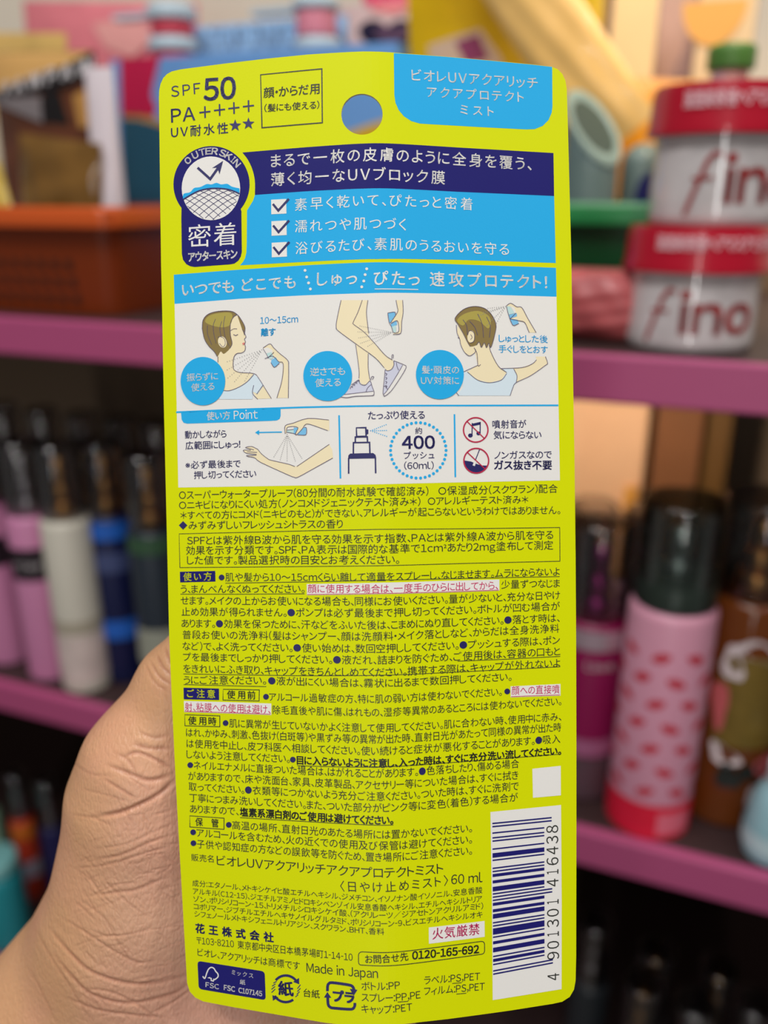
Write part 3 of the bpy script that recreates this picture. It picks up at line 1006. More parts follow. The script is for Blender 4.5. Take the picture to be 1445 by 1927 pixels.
P_DOT = mat('grey_dot_print', (150, 150, 152), rough=0.45)
P_BRED = mat('red_ring_print', (186, 34, 72), rough=0.45)


class Ink:
    """printed shapes of one part, gathered flat in card coordinates and then laid on the bent card"""

    def __init__(self):
        self.v, self.f, self.mi, self.mats, self.n = [], [], [], [], 0

    def _m(self, m):
        if m not in self.mats:
            self.mats.append(m)
        return self.mats.index(m)

    def add(self, uv, faces, m, lv):
        k = self._m(m)
        for p in uv:
            self.v.append((p[0], p[1], lv * LV))
        for t in faces:
            self.f.append(tuple(i + self.n for i in t))
            self.mi.append(k)
        self.n += len(uv)
        return self

    def polyuv(self, loops, m, lv):
        flat = [p for L in loops for p in L]
        tris = tessellate_polygon([[Vector((p[0], p[1], 0)) for p in L] for L in loops])
        out = []
        for t in tris:
            a, b, c = (flat[i] for i in t)
            out.append(t if (b[0] - a[0]) * (c[1] - a[1]) - (b[1] - a[1]) * (c[0] - a[0]) > 0 else t[::-1])
        return self.add(flat, out, m, lv)

    def poly(self, pts, m, lv, holes=()):
        return self.polyuv([to_uv(pts)] + [to_uv(h) for h in holes], m, lv)

    def disc(self, cx, cy, rx, m, lv, ry=None, rot=0.0, n=40):
        return self.poly(blob(cx, cy, rx, ry or rx, n, rot, 0.0), m, lv)

    def ringd(self, cx, cy, r, w, m, lv, n=48, a0=0.0, a1=360.0, ry=None):
        pts = [(cx + r * math.cos(math.radians(a)), cy - (ry or r) * math.sin(math.radians(a))) for a in np.linspace(a0, a1, n)]
        return self.stroke(pts, w, m, lv)

    def stroke(self, pts, w, m, lv, closed=False, cap=False):
        p = np.asarray(pts, float)
        if closed:
            p = np.vstack([p, p[:1]])
        keep = [0] + [i for i in range(1, len(p)) if np.hypot(*(p[i] - p[i - 1])) > 1e-6]
        p = p[keep]
        t = np.gradient(p, axis=0)
        if closed:
            t[0] = t[-1] = (p[1] - p[0]) + (p[-1] - p[-2])
        t /= np.maximum(np.hypot(t[:, 0], t[:, 1]), 1e-9)[:, None]
        nrm = np.stack([-t[:, 1], t[:, 0]], 1)
        sc = np.ones(len(p))
        for i in range(1, len(p) - 1):
            a = p[i] - p[i - 1]
            b = p[i + 1] - p[i]
            c = np.dot(a, b) / max(1e-9, np.hypot(*a) * np.hypot(*b))
            sc[i] = min(1.6, 1 / max(0.3, math.sqrt(max(0, (1 + c) / 2))))
            q = a / max(1e-9, np.hypot(*a)) + b / max(1e-9, np.hypot(*b))
            if np.hypot(*q) > 1e-6:
                q /= np.hypot(*q)
                nrm[i] = (-q[1], q[0])
        L = to_uv(p + nrm * (w / 2) * sc[:, None])
        R = to_uv(p - nrm * (w / 2) * sc[:, None])
        uv = list(L) + list(R)
        n = len(p)
        f = []
        for i in range(n - 1):
            f += [(i, i + 1, n + i + 1), (i, n + i + 1, n + i)]
        g = []
        for q in f:
            a, b, c = (uv[i] for i in q)
            g.append(q if (b[0] - a[0]) * (c[1] - a[1]) - (b[1] - a[1]) * (c[0] - a[0]) > 0 else q[::-1])
        return self.add(uv, g, m, lv)

    def dots(self, pts, r, m, lv, n=8):
        for x, y in pts:
            self.disc(x, y, r, m, lv, n=n)
        return self

    def dotline(self, a, b, step, r, m, lv):
        n = max(2, int(math.hypot(b[0] - a[0], b[1] - a[1]) / step))
        for k in range(n + 1):
            self.disc(a[0] + (b[0] - a[0]) * k / n, a[1] + (b[1] - a[1]) * k / n, r, m, lv, n=6)
        return self

    def text(self, body, x0, y0, x1, y1, em, m, lv=4, bold=0.0, stretch=1.10):
        P = to_uv([(x0, y0), (x1, y1)])
        d = D0 + float(bend(P[0, 0:1], P[0, 1:2])[0])
        e = em * d / FPX
        ax = P[1] - P[0]
        w = float(np.hypot(*ax))
        ax /= w
        ay = np.array([-ax[1], ax[0]])
        co, fa = glyphs(body, w / e, bold, stretch)
        uv = P[0] + co[:, 0:1] * e * ax + co[:, 1:2] * e * ay
        n0 = len(self.mi)
        self.add(uv, fa, m, lv)
        if any(MARKED) and m is P_INK:
            kb_ = self._m(P_NAVYI)
            for i, q in enumerate(MARKED):
                if q:
                    self.mi[n0 + i] = kb_
        return self

    def build(self, name, parent, label=None, cuts=True):
        bm = bmesh.new()
        vs = [bm.verts.new(p) for p in self.v]
        for t, k in zip(self.f, self.mi):
            try:
                fc = bm.faces.new([vs[i] for i in t])
                fc.material_index = k
            except ValueError:
                pass
        if cuts:
            us = [p[0] for p in self.v]
            vv = [p[1] for p in self.v]
            for c in CUTS_U:
                if min(us) < c < max(us):
                    bmesh.ops.bisect_plane(bm, geom=bm.verts[:] + bm.edges[:] + bm.faces[:], plane_co=(c, 0, 0), plane_no=(1, 0, 0), dist=1e-8)
            for c in CUTS_V:
                if min(vv) < c < max(vv):
                    bmesh.ops.bisect_plane(bm, geom=bm.verts[:] + bm.edges[:] + bm.faces[:], plane_co=(0, c, 0), plane_no=(0, 1, 0), dist=1e-8)
        bm.normal_update()
        bad = [f for f in bm.faces if f.normal.z < 0]
        if bad:
            bmesh.ops.reverse_faces(bm, faces=bad)
        co = np.array([v.co[:] for v in bm.verts])
        w = to_world(co[:, :2], co[:, 2]) - CARD_ORG
        for v, q in zip(bm.verts, w):
            v.co = q
        me = bpy.data.meshes.new(name)
        bm.to_mesh(me)
        bm.free()
        for m in self.mats:
            me.materials.append(m)
        o = bpy.data.objects.new(name, me)
        COL.objects.link(o)
        o.parent = parent
        if label:
            o['label'] = label
        return o


def spline(pts, n=6, closed=False):
    p = [np.array(q, float) for q in pts]
    if closed:
        p = [p[-1]] + p + [p[0], p[1]]
    else:
        p = [2 * p[0] - p[1]] + p + [2 * p[-1] - p[-2]]
    out = []
    for i in range(1, len(p) - 2):
        for k in range(n):
            t = k / n
            out.append(tuple(0.5 * (2 * p[i] + (p[i + 1] - p[i - 1]) * t + (2 * p[i - 1] - 5 * p[i] + 4 * p[i + 1] - p[i + 2]) * t * t
                                    + (3 * p[i] - p[i - 1] - 3 * p[i + 1] + p[i + 2]) * t ** 3)))
    if not closed:
        out.append(tuple(p[-2]))
    return out


def rrect(quad, r, n=5):
    """rounded quad, corners in order TL TR BR BL"""
    q = [np.array(p, float) for p in quad]
    out = []
    for i in range(4):
        a, b, c = q[i - 1], q[i], q[(i + 1) % 4]
        p1 = b + (a - b) / np.hypot(*(a - b)) * r
        p2 = b + (c - b) / np.hypot(*(c - b)) * r
        for k in range(n + 1):
            t = k / n
            out.append(tuple((1 - t) ** 2 * p1 + 2 * t * (1 - t) * b + t * t * p2))
    return out


# --- the board itself, cut to outline with its hanging hole
outline = [(299, 184), (299.5, 170), (302, 158), (307, 147), (314, 139.5), (323, 134.5), (340, 130.5), (420, 120), (500, 110.5), (580, 102.5), (640, 98.8), (685, 96.8), (700, 97),
           (760, 100.5), (840, 106.5), (920, 113.5), (1000, 121), (1038, 125.5), (1049, 130), (1058, 139), (1064, 152), (1066.5, 168), (1069, 254), (1075, 487), (1078, 700), (1081, 858), (1083, 1045),
           (1084, 1200), (1084.5, 1400), (1084.5, 1577), (1084, 1800), (1083, 1845), (1080, 1862), (1072, 1876), (1058, 1885), (1040, 1889), (958, 1902), (900, 1910), (844, 1917.5), (790, 1923.5), (735, 1929),
           (690, 1931), (650, 1929), (614, 1925), (540, 1912.5), (440, 1895.5), (400, 1888), (382, 1884.5), (367, 1877), (357, 1866), (352, 1850), (346.5, 1755), (338.5, 1614), (330.6, 1472), (323, 1311),
           (318.3, 1196), (312, 922), (308, 751), (305, 580), (303, 495)]
hole = [(681 + 39 * math.cos(2 * PI * k / 48), 215 - 38.5 * math.sin(2 * PI * k / 48)) for k in range(48)]
ink = Ink().poly(outline, P_LIME, 0, [hole])
board = ink.build('board', card)
sol = board.modifiers.new('thickness', 'SOLIDIFY')
sol.thickness = 0.0005
sol.offset = -1
P_EDGE = mat('white_board_edge', (236, 234, 206), 0.6)
P_REV = mat('board_reverse', (212, 220, 210), 0.5)
board.data.materials.append(P_REV)
board.data.materials.append(P_EDGE)
sol.material_offset = 1
sol.material_offset_rim = 2


def part(name, build, parent=None, label=None):
    k = Ink()
    build(k)
    return k.build(name, parent or card, label)


# --- claims top left
k = Ink()
k.text('SPF', 322, 173, 377, 166, 27, P_NAVYI, bold=0.004)
k.text('50', 384, 169.5, 443, 165.5, 54, P_NAVYI, bold=0.018)
k.text('PA', 322, 218.5, 367, 214, 34, P_NAVYI, bold=0.006)
for i, (x, y) in enumerate([(385.5, 211), (413, 207), (440, 203.4), (467.5, 199.7)]):
    k.stroke([(x - 10.5, y + 1.2), (x + 10.5, y - 1.2)], 2.8, P_NAVYI, 4)
    k.stroke([(x, y - 11), (x + 0.5, y + 11)], 2.8, P_NAVYI, 4)
k.text('UV耐水性', 322, 250, 429, 241, 22.5, P_NAVYI, bold=0.01)
for cx, cy in ((442.5, 236.5), (467.5, 233)):
    k.poly([(cx + (12 if i % 2 == 0 else 4.9) * math.sin(PI * i / 5), cy - (12 if i % 2 == 0 else 4.9) * math.cos(PI * i / 5)) for i in range(10)], P_NAVYI, 4)
k.build('claim_lettering', card, 'navy sun protection claim lettering')
k = Ink()
k.stroke([(490.2, 140.8), (605.5, 129.6), (606.5, 231), (493, 240.5)], 2.2, P_INK, 3, closed=True)
k.text('顔・からだ用', 496, 175.5, 601, 167, 21.5, P_INK, bold=0.012)
k.text('(髪にも使える)', 497.6, 204, 600.7, 197.5, 16, P_INK, bold=0.008)
k.build('framed_note', card)

# --- light blue corner tab
tab = part('corner_tab', lambda k: k.poly([(741, 100)] + [(741.5, 140), (742, 179), (744, 193), (750, 207), (760, 219), (774, 228), (790, 232.5), (810, 233.8), (900, 239), (990, 243.6), (1006, 243), (1021, 237), (1032, 226), (1038, 212),
                                               (1039.4, 200), (1038.8, 126), (1000, 121.6), (920, 114), (840, 107), (760, 101.2)], P_BLUE, 1))
k = Ink()
k.text('ビオレUVアクアリッチ', 774.5, 141.5, 1011.4, 157, 25, P_WHITE, bold=0.006)
k.text('アクアプロテクト', 803.5, 173.5, 985, 183.5, 23, P_WHITE, bold=0.006)
k.text('ミスト', 866, 206.5, 928.5, 210.5, 22, P_WHITE, bold=0.006)
k.build('lettering', tab)

# --- navy banner and blue feature panel, cut round the badge
ban = part('banner', lambda k: k.poly([(456, 287), (570, 277.5), (686, 270), (860, 277.5), (1041.3, 288), (1042.6, 369), (860, 361), (686, 355), (570, 360.5), (479.6, 367)]
                                      + spline([(479.6, 367), (479.5, 340), (474.5, 318), (466, 300), (456, 287)], 4)[1:-1], P_NAVY, 1))
k = Ink()
k.text('まるで一枚の皮膚のように全身を覆う、', 510, 304, 1000, 309.5, 27.5, P_WHITE, bold=0.008)
k.text('薄く均一なUVブロック膜', 510, 339, 837, 335.5, 27.5, P_WHITE, bold=0.008)
k.build('lettering', ban)
feat = part('feature_panel', lambda k: k.poly([(479.6, 367), (570, 360.5), (686, 355), (860, 361), (1042.6, 369), (1045.6, 495), (860, 489), (709, 487.5), (570, 493), (451.6, 499.3), (457, 493), (461, 486), (463.5, 476), (464.3, 460),
                                               (464.8, 396), (471, 386), (476, 378)], P_BLUE, 1))
k = Ink()
k.text('素早く乾いて、ぴたっと密着', 554.7, 386.3, 889, 385, 25.5, P_WHITE, bold=0.004)
k.text('濡れつや肌つづく', 554.7, 427, 764, 423.3, 25.5, P_WHITE, bold=0.004)
k.text('浴びるたび、素肌のうるおいを守る', 555.7, 468, 957.6, 470, 25.5, P_WHITE, bold=0.004)
k.build('lettering', feat)
for cx, cy in ((524.5, 389), (525, 429.5), (525.5, 470)):
    k = Ink()
    k.poly([(cx - 14.3, cy - 13), (cx + 14, cy - 14.6), (cx + 14.5, cy + 13), (cx - 14, cy + 14.4)], P_WHITE, 3)
    k.stroke([(cx - 11, cy - 5), (cx - 0.8, cy + 7.5), (cx + 19, cy - 14.5)], 4.2, P_NAVYI, 5)
    k.build('check_box', feat)

# --- badge
bc = (398, 347)
bo = [(398 + 71.6 * math.cos(math.radians(a)), 347 - 72 * math.sin(math.radians(a))) for a in np.linspace(-40, 218, 60)]
bo += [(341.2, 411), (342.2, 478), (344.5, 489), (350.5, 497), (358, 501), (366, 502.4)] + [(433, 497.5), (441, 496), (448.5, 490.5), (453, 483), (455, 474), (454.2, 405), (454.3, 398)]
badge = part('badge', lambda k: k.poly(bo, P_NAVY, 2))
k = Ink()
k.disc(397, 354.6, 55, P_WHITE, 4, ry=60)


def in_disc(p):
    return ((p[0] - 397) / 54.6) ** 2 + ((p[1] - 354.6) / 59.6) ** 2 <= 1.0


def zb(pts):
    return [(320 + x / 7.706, 260 + y / 7.706) for x, y in pts]


wave = spline(zb([(185, 845), (205, 805), (290, 785), (350, 725), (440, 710), (530, 668), (600, 672), (675, 650), (740, 672), (830, 665), (900, 705), (1008, 730)]), 5)
dome_top = spline(zb([(190, 893), (260, 850), (400, 775), (540, 738), (680, 730), (820, 742), (920, 770), (1008, 808)]), 5)
k.poly(wave + dome_top[::-1], P_BLUE, 5)
k.stroke(dome_top, 2.6, P_NAVYI, 7)
# woven dome: two families of arcs
for fam in (0, 1):
    for j in range(13):
        pts = []
        for q in np.linspace(0, 1, 40):
            if fam == 0:
                x = 120 + 110 * j - 330 + 900 * q
                y = 720 + 55 * 0 + 560 * q ** 1.7 + (j - 6) ** 2 * 1.2 + 12 * (7 - min(j, 7)) - 40
            else:
                x = 1080 - 110 * j + 330 - 900 * q + 60
                y = 720 + 560 * q ** 1.7 + (j - 6) ** 2 * 1.2 + 12 * (7 - min(j, 7)) - 40
            X = zb([(x, y)])[0]
            xx = (X[0] - 320) * 7.706
            top = np.interp(xx, [190, 260, 400, 540, 680, 820, 920, 1008], [893, 850, 775, 738, 730, 742, 770, 808])
            if in_disc(X) and y > top:
                pts.append(X)
            else:
                if len(pts) > 2:
                    k.stroke(pts, 1.0, P_NAVYI, 6)
                pts = []
        if len(pts) > 2:
            k.stroke(pts, 1.0, P_NAVYI, 6)
k.stroke(zb([(400, 430), (583, 595), (700, 430)]), 4.6, P_NAVYI, 7)
k.poly(zb([(770, 332), (612, 435), (672, 430), (700, 470), (718, 525)]), P_NAVYI, 7)
k.build('emblem', badge, 'white disc emblem with arrow, wave and woven dome')
k = Ink()
word = 'OUTER SKIN'
angs = [134, 118.5, 105.5, 94.5, 83.5, 76, 69.5, 58.0, 48.5, 39.5]
for ch, a in zip(word, angs):
    if ch == ' ':
        continue
    q = math.radians(a)
    cx, cy = 397.2 + 62.5 * math.cos(q), 348 - 63.5 * math.sin(q)
    wd = {'I': 3.4}.get(ch, 11.2)
    tx, ty = math.sin(q), math.cos(q)
    k.text(ch, cx - tx * wd / 2, cy - ty * wd / 2, cx + tx * wd / 2, cy + ty * wd / 2, 16.5, P_WHITE, 4, 0.022, 3.0)
k.text('密着', 354, 446.5, 444.7, 440.5, 46, P_WHITE, bold=-0.006)
k.text('アウタースキン', 354.7, 484.5, 446.4, 478, 20, P_WHITE, bold=0.022)
k.build('lettering', badge)

# --- header band
band = part('header_band', lambda k: k.poly([(327, 517), (450, 507.5), (570, 499.5), (690, 494), (860, 497.5), (1046, 504), (1047, 558.5), (860, 553), (690, 552), (570, 556), (450, 562.5), (328.5, 572)], P_BLUE, 1))
k = Ink()
k.text('いつでも', 343, 546.5, 440, 539, 27, P_WHITE, bold=0.012)
k.text('どこでも', 455, 537, 556, 531, 27, P_WHITE, bold=0.012)
k.dots([(574, 509), (577, 521.5), (580.6, 532.6), (584, 544), (690, 506), (687, 517), (684.5, 529), (680.6, 540)], 2.7, P_WHITE, 4, 12)
k.text('しゅっ', 596.7, 526, 671.5, 523.5, 29, P_WHITE, bold=0.012)
k.text('ぴたっ', 703.5, 523.5, 789.4, 526, 30, P_WHITE, bold=0.012)
k.stroke([(705, 544), (787, 545)], 1.6, P_WHITE, 4)
k.text('速攻プロテクト!', 809, 525.5, 1029, 532, 30, P_WHITE, bold=0.012)
k.build('lettering', band)

# --- white picture panel
pan = part('picture_panel', lambda k: k.poly([(328.5, 572), (450, 562.5), (570, 556), (690, 552), (860, 553), (1047, 558.5), (1053.5, 904), (900, 907), (710, 911.5), (520, 914.5), (335.5, 917.5)], P_WHITE, 1))


def Z3(pts):
    return [(310 + x / 3.6125, 480 + y / 3.6125) for x, y in pts]


def Z4(pts):
    return [(680 + x / 3.6125, 480 + y / 3.6125) for x, y in pts]


def ZL(pts):
    return [(600 + x / 8.028, 550 + y / 8.028) for x, y in pts]


def ZA(pts):
    return [(440 + x / 6.881, 770 + y / 6.881) for x, y in pts]


LW = 1.0
# woman misting her neck
k = Ink()
k.poly(Z3([(447, 430), (470, 405), (495, 415), (520, 470), (537, 520), (552, 556), (542, 572), (549, 590), (543, 606), (549, 625), (543, 652), (520, 666), (492, 669), (472, 690), (465, 735), (470, 778), (510, 798), (605, 806),
           (560, 860), (500, 900), (440, 922), (396, 920), (360, 850), (358, 690), (362, 655), (440, 600)]), P_SKIN, 3)
k.poly(Z3([(670, 885), (725, 975), (625, 978), (600, 932)]), P_SKIN, 3)
k.poly(Z3([(668, 632), (715, 604), (740, 630), (782, 670), (835, 715), (842, 760), (840, 972), (762, 972), (797, 850), (805, 740), (775, 726), (740, 690), (700, 662)]), P_SKIN, 3)
k.poly(Z3([(396, 920), (440, 922), (500, 900), (560, 860), (606, 808), (640, 840), (672, 885), (632, 945), (600, 930), (597, 980), (368, 980)]), P_SHIRT, 4)
k.poly(Z3([(726, 712), (755, 695), (780, 735), (745, 763), (722, 732)]), P_BOT, 4)
k.poly(Z3([(668, 636), (700, 628), (735, 650), (730, 665), (690, 672)]), P_WHITE, 4)
k.poly(Z3([(692, 668), (725, 660), (740, 690), (724, 710), (705, 700)]), P_BOTG, 4)
hair = spline(Z3([(255, 500), (262, 440), (300, 400), (370, 382), (450, 382), (492, 404), (465, 425), (447, 465), (446, 540), (458, 600), (442, 635), (425, 655), (400, 672), (380, 656), (357, 690), (335, 655), (300, 620), (270, 570)]), 4, True)
k.poly(hair, P_HAIR, 4)
k.poly(spline(Z3([(275, 455), (300, 415), (370, 395), (455, 398), (448, 470), (400, 492), (330, 482)]), 4, True), P_HAIRL, 5)
k.poly(Z3([(492, 404), (520, 440), (545, 490), (541, 545), (526, 505), (497, 420)]), P_HAIR, 4)
k.disc(*Z3([(392, 592)])[0], 8, P_SKIN, 6, ry=11, rot=-0.3, n=20)
for pts, w in (([(255, 500), (262, 440), (300, 400), (370, 382), (450, 382), (492, 404), (520, 440), (545, 490), (541, 545)], LW), ([(255, 500), (270, 570), (300, 620), (335, 655), (357, 690)], LW),
               ([(492, 404), (465, 425), (447, 465), (446, 540), (458, 600), (442, 635)], LW), ([(345, 435), (330, 480), (335, 540), (350, 600)], 0.8), ([(388, 450), (375, 500), (385, 560)], 0.8),
               ([(410, 415), (400, 480), (412, 560), (440, 620)], 0.8), ([(290, 480), (292, 540), (320, 610)], 0.8), ([(362, 560), (380, 555), (405, 570), (412, 605), (395, 625), (372, 600)], 0.9),
               ([(526, 505), (537, 520), (552, 556), (542, 572), (549, 590), (543, 606), (549, 625), (543, 652), (520, 666), (492, 669), (472, 690), (465, 735), (470, 778), (510, 798), (606, 806), (640, 840), (690, 920), (725, 975)], LW),
               ([(606, 812), (560, 862), (500, 900), (440, 922), (396, 920)], LW), ([(362, 690), (362, 730)], LW), ([(668, 885), (625, 945)], LW), ([(605, 885), (597, 940), (632, 980)], LW),
               ([(668, 632), (715, 604), (740, 630), (782, 670), (835, 715), (842, 760), (840, 972)], LW), ([(775, 726), (805, 740), (797, 850), (762, 972)], LW), ([(700, 700), (735, 668), (742, 660)], LW),
               ([(680, 705), (715, 690), (740, 690), (775, 726)], LW), ([(722, 732), (745, 763), (780, 735)], LW), ([(668, 636), (690, 672), (705, 700)], 0.8), ([(447, 515), (468, 502), (492, 502)], 0.8), ([(467, 540), (482, 547), (498, 540)], 1.2)):
    k.stroke(spline(Z3(pts), 4), w, P_LINE, 7)
k.poly(Z3([(527, 600), (540, 594), (547, 605), (532, 613)]), P_LIP, 7)
for e in ((425, 725), (425, 780), (430, 835), (475, 860), (545, 855)):
    k.dotline(Z3([(660, 645)])[0], Z3([e])[0], 4.6, 0.75, P_DOT, 7)
k.build('illustration', pan, 'drawn woman misting her neck')
# leg spraying
k = Ink()
k.poly(ZL([(655, 120), (740, 120), (718, 300), (735, 480), (752, 620), (745, 960), (745, 1150), (770, 1325), (720, 1397), (650, 1390), (605, 1330), (608, 1200), (585, 1000), (555, 790), (520, 450)]), P_SKIN, 3)
k.poly(ZL([(335, 120), (655, 120), (590, 300), (520, 450), (530, 490), (680, 600), (850, 780), (1000, 950), (1120, 1030), (1130, 1100), (1090, 1175), (1030, 1185), (980, 1130), (850, 990), (600, 810), (300, 590), (262, 530), (275, 400)]), P_SKIN, 3.5)
k.poly(ZL([(345, 1565), (430, 1480), (520, 1390), (600, 1325), (610, 1362), (645, 1397), (705, 1402), (772, 1340), (802, 1420), (822, 1497), (500, 1530)]), P_SHOE, 4)
k.poly(ZL([(330, 1582), (380, 1552), (822, 1495), (832, 1540), (800, 1562), (550, 1572), (420, 1597)]), P_WHITE, 4.5)
k.poly(ZL([(1000, 1168), (1040, 1187), (1100, 1162), (1132, 1100), (1130, 1035), (1265, 1100), (1040, 1470), (980, 1545), (970, 1500), (990, 1300)]), P_SHOE, 4)
k.poly(ZL([(1265, 1092), (1318, 1130), (1250, 1260), (1100, 1480), (1000, 1567), (972, 1545), (1040, 1470), (1180, 1250)]), P_WHITE, 4.5)
k.poly(ZL([(1165, 120), (1265, 120), (1272, 300), (1250, 450), (1235, 620), (1120, 637), (1130, 605), (1200, 600), (1207, 520), (1190, 450), (1170, 425), (1080, 465), (1188, 300), (1183, 220)]), P_SKIN, 4)
k.poly(ZL([(1040, 315), (1145, 300), (1157, 340), (1080, 460), (1060, 450)]), P_BOT, 4.5)
k.poly(ZL([(1085, 485), (1170, 430), (1182, 490), (1100, 522)]), P_BOT, 4.5)
k.poly(ZL([(1095, 520), (1168, 498), (1165, 560), (1165, 605), (1130, 610), (1115, 570)]), P_BOTG, 4.5)
k.poly(ZL([(1167, 515), (1205, 510), (1202, 600), (1168, 602)]), P_WHITE, 4.7)
for pts in ([(335, 120), (275, 400), (262, 530), (300, 590), (600, 810), (850, 990), (985, 1140)], [(655, 120), (590, 300), (520, 450), (530, 490), (680, 600), (850, 780), (1000, 950), (1110, 1025)],
            [(740, 120), (718, 300), (735, 480), (752, 620)], [(745, 930), (745, 1150), (770, 1320)], [(555, 790), (585, 1000), (608, 1200), (605, 1300)],
            [(490, 1400), (600, 1325), (610, 1362), (645, 1397), (705, 1402), (772, 1340), (802, 1420), (832, 1500), (830, 1545), (800, 1562), (550, 1572), (430, 1592), (330, 1582)], [(385, 1545), (822, 1495)],
            [(712, 1500), (740, 1440), (790, 1395)], [(1000, 1168), (990, 1300), (970, 1500), (975, 1550), (1000, 1567), (1100, 1480), (1250, 1260), (1318, 1130), (1270, 1090), (1130, 1035)],
            [(1265, 1100), (1180, 1250), (1040, 1470), (980, 1545)], [(1000, 1168), (1040, 1187), (1100, 1162), (1132, 1100), (1130, 1035)], [(1170, 1065), (1180, 1120), (1205, 1180)], [(980, 1420), (1010, 1425), (1040, 1475)],
            [(1165, 120), (1183, 220), (1188, 300), (1080, 465)], [(1265, 120), (1272, 300), (1250, 450), (1235, 620), (1120, 637)], [(1040, 315), (1145, 300), (1157, 340)], [(1040, 315), (1060, 450), (1095, 520), (1130, 610), (1200, 600), (1207, 520), (1180, 430), (1090, 475)],
            [(1100, 1010), (1105, 950), (1125, 950), (1120, 1000)], [(780, 1330), (800, 1275), (830, 1280), (805, 1320)]):
    k.stroke(spline(ZL(pts), 4), LW, P_LINE, 7)
for q in range(4):
    k.stroke(ZL([(1005 + 0 * q, 1220 + 62 * q), (1028, 1235 + 62 * q), (1010, 1262 + 62 * q)]), 1.1, P_LINE, 7)
    k.stroke(ZL([(470 + 33 * q, 1462 - 30 * q), (490 + 33 * q, 1420 - 30 * q), (510 + 33 * q, 1445 - 30 * q)]), 1.1, P_LINE, 7)
for e in ((620, 510), (590, 598), (600, 690), (630, 770), (740, 815)):
    k.dotline(ZL([(1105, 605)])[0], ZL([e])[0], 3.4, 0.7, P_DOT, 7)
k.build('illustration', pan, 'drawn legs in sneakers being misted')
# woman misting her hair
k = Ink()
k.poly(Z4([(655, 470), (650, 530), (668, 572), (675, 610), (700, 660), (735, 686), (772, 662), (790, 745), (720, 795), (790, 850), (870, 868), (950, 850), (987, 800), (930, 755), (880, 660), (868, 600), (720, 540)]), P_SKIN, 3)
k.poly(Z4([(955, 772), (1090, 765), (1160, 740), (1190, 715), (1185, 690), (1250, 690), (1265, 735), (1250, 750), (1150, 820), (1055, 862), (1057, 820), (1035, 772)]), P_SKIN, 3)
k.poly(Z4([(985, 345), (1015, 328), (1055, 352), (1090, 358), (1130, 430), (1187, 527), (1140, 527), (1110, 460), (1070, 447), (1010, 434), (1055, 400)]), P_SKIN, 3)
k.poly(Z4([(690, 795), (720, 795), (790, 850), (870, 868), (950, 850), (987, 800), (958, 772), (1030, 772), (1057, 820), (1052, 865), (1030, 900), (1010, 956), (650, 956), (690, 900)]), P_SHIRT, 4)
k.poly(Z4([(1005, 432), (1060, 440), (1070, 465), (1030, 478)]), P_BOT, 4)
k.poly(Z4([(1000, 408), (1055, 395), (1058, 416), (1010, 432)]), P_BOT, 4.5)
k.poly(Z4([(986, 348), (1010, 350), (1042, 395), (1000, 406)]), P_BOTG, 4.5)
k.poly(Z4([(1012, 346), (1040, 360), (1052, 395), (1040, 394)]), P_WHITE, 4.7)
k.poly(spline(Z4([(636, 430), (690, 372), (760, 350), (830, 360), (880, 400), (914, 470), (905, 545), (880, 628), (866, 600), (850, 630), (835, 597), (815, 628), (800, 592), (782, 612), (740, 622), (720, 590), (690, 530), (655, 470)]), 4, True), P_HAIR, 4)
k.poly(spline(Z4([(650, 445), (700, 400), (790, 380), (860, 410), (880, 455), (860, 500), (800, 450), (730, 440), (690, 480)]), 4, True), P_HAIRL, 5)
k.disc(*Z4([(745, 555)])[0], 7.0, P_SKIN, 6, ry=11.5, rot=0.1, n=20)
for pts in ([(655, 470), (636, 430), (690, 372), (760, 350), (830, 360), (880, 400), (914, 470), (905, 545), (880, 628), (866, 600), (850, 630), (835, 597), (815, 628), (800, 592), (782, 612)], [(655, 470), (690, 530), (720, 590), (740, 622)],
            [(645, 475), (650, 530), (668, 572), (675, 610), (700, 660), (735, 686), (772, 662), (775, 640)], [(765, 630), (785, 670), (792, 750), (810, 745)], [(868, 610), (880, 660), (930, 755), (987, 798)], [(692, 795), (790, 750)],
            [(720, 795), (790, 850), (870, 868), (950, 850), (987, 805)], [(950, 772), (1090, 765), (1160, 740), (1190, 712)], [(1250, 690), (1265, 735), (1250, 750), (1150, 820), (1050, 868), (1028, 905), (1010, 956)], [(1035, 775), (1057, 820), (1052, 865)],
            [(985, 345), (1015, 328), (1055, 352), (1090, 358), (1130, 430), (1187, 527)], [(1010, 434), (1070, 447), (1110, 460), (1140, 527)], [(985, 345), (1000, 406), (1030, 478), (1070, 465)], [(1050, 395), (1010, 434)], [(690, 440), (715, 480), (720, 540)],
            [(735, 450), (770, 490), (790, 545)], [(790, 400), (820, 470), (830, 560)], [(850, 420), (875, 480), (870, 560)], [(722, 545), (735, 515), (765, 530), (765, 585), (740, 598)], [(742, 540), (752, 560), (742, 575)], [(655, 560), (668, 568)], [(645, 935), (662, 956)]):
    k.stroke(spline(Z4(pts), 4), LW, P_LINE, 7)
for e in ((860, 362), (830, 390), (800, 412), (845, 485), (918, 462)):
    k.dotline(Z4([(978, 350)])[0], Z4([e])[0], 4.0, 0.75, P_DOT, 7)
k.build('illustration', pan, 'drawn woman misting the back of her hair')
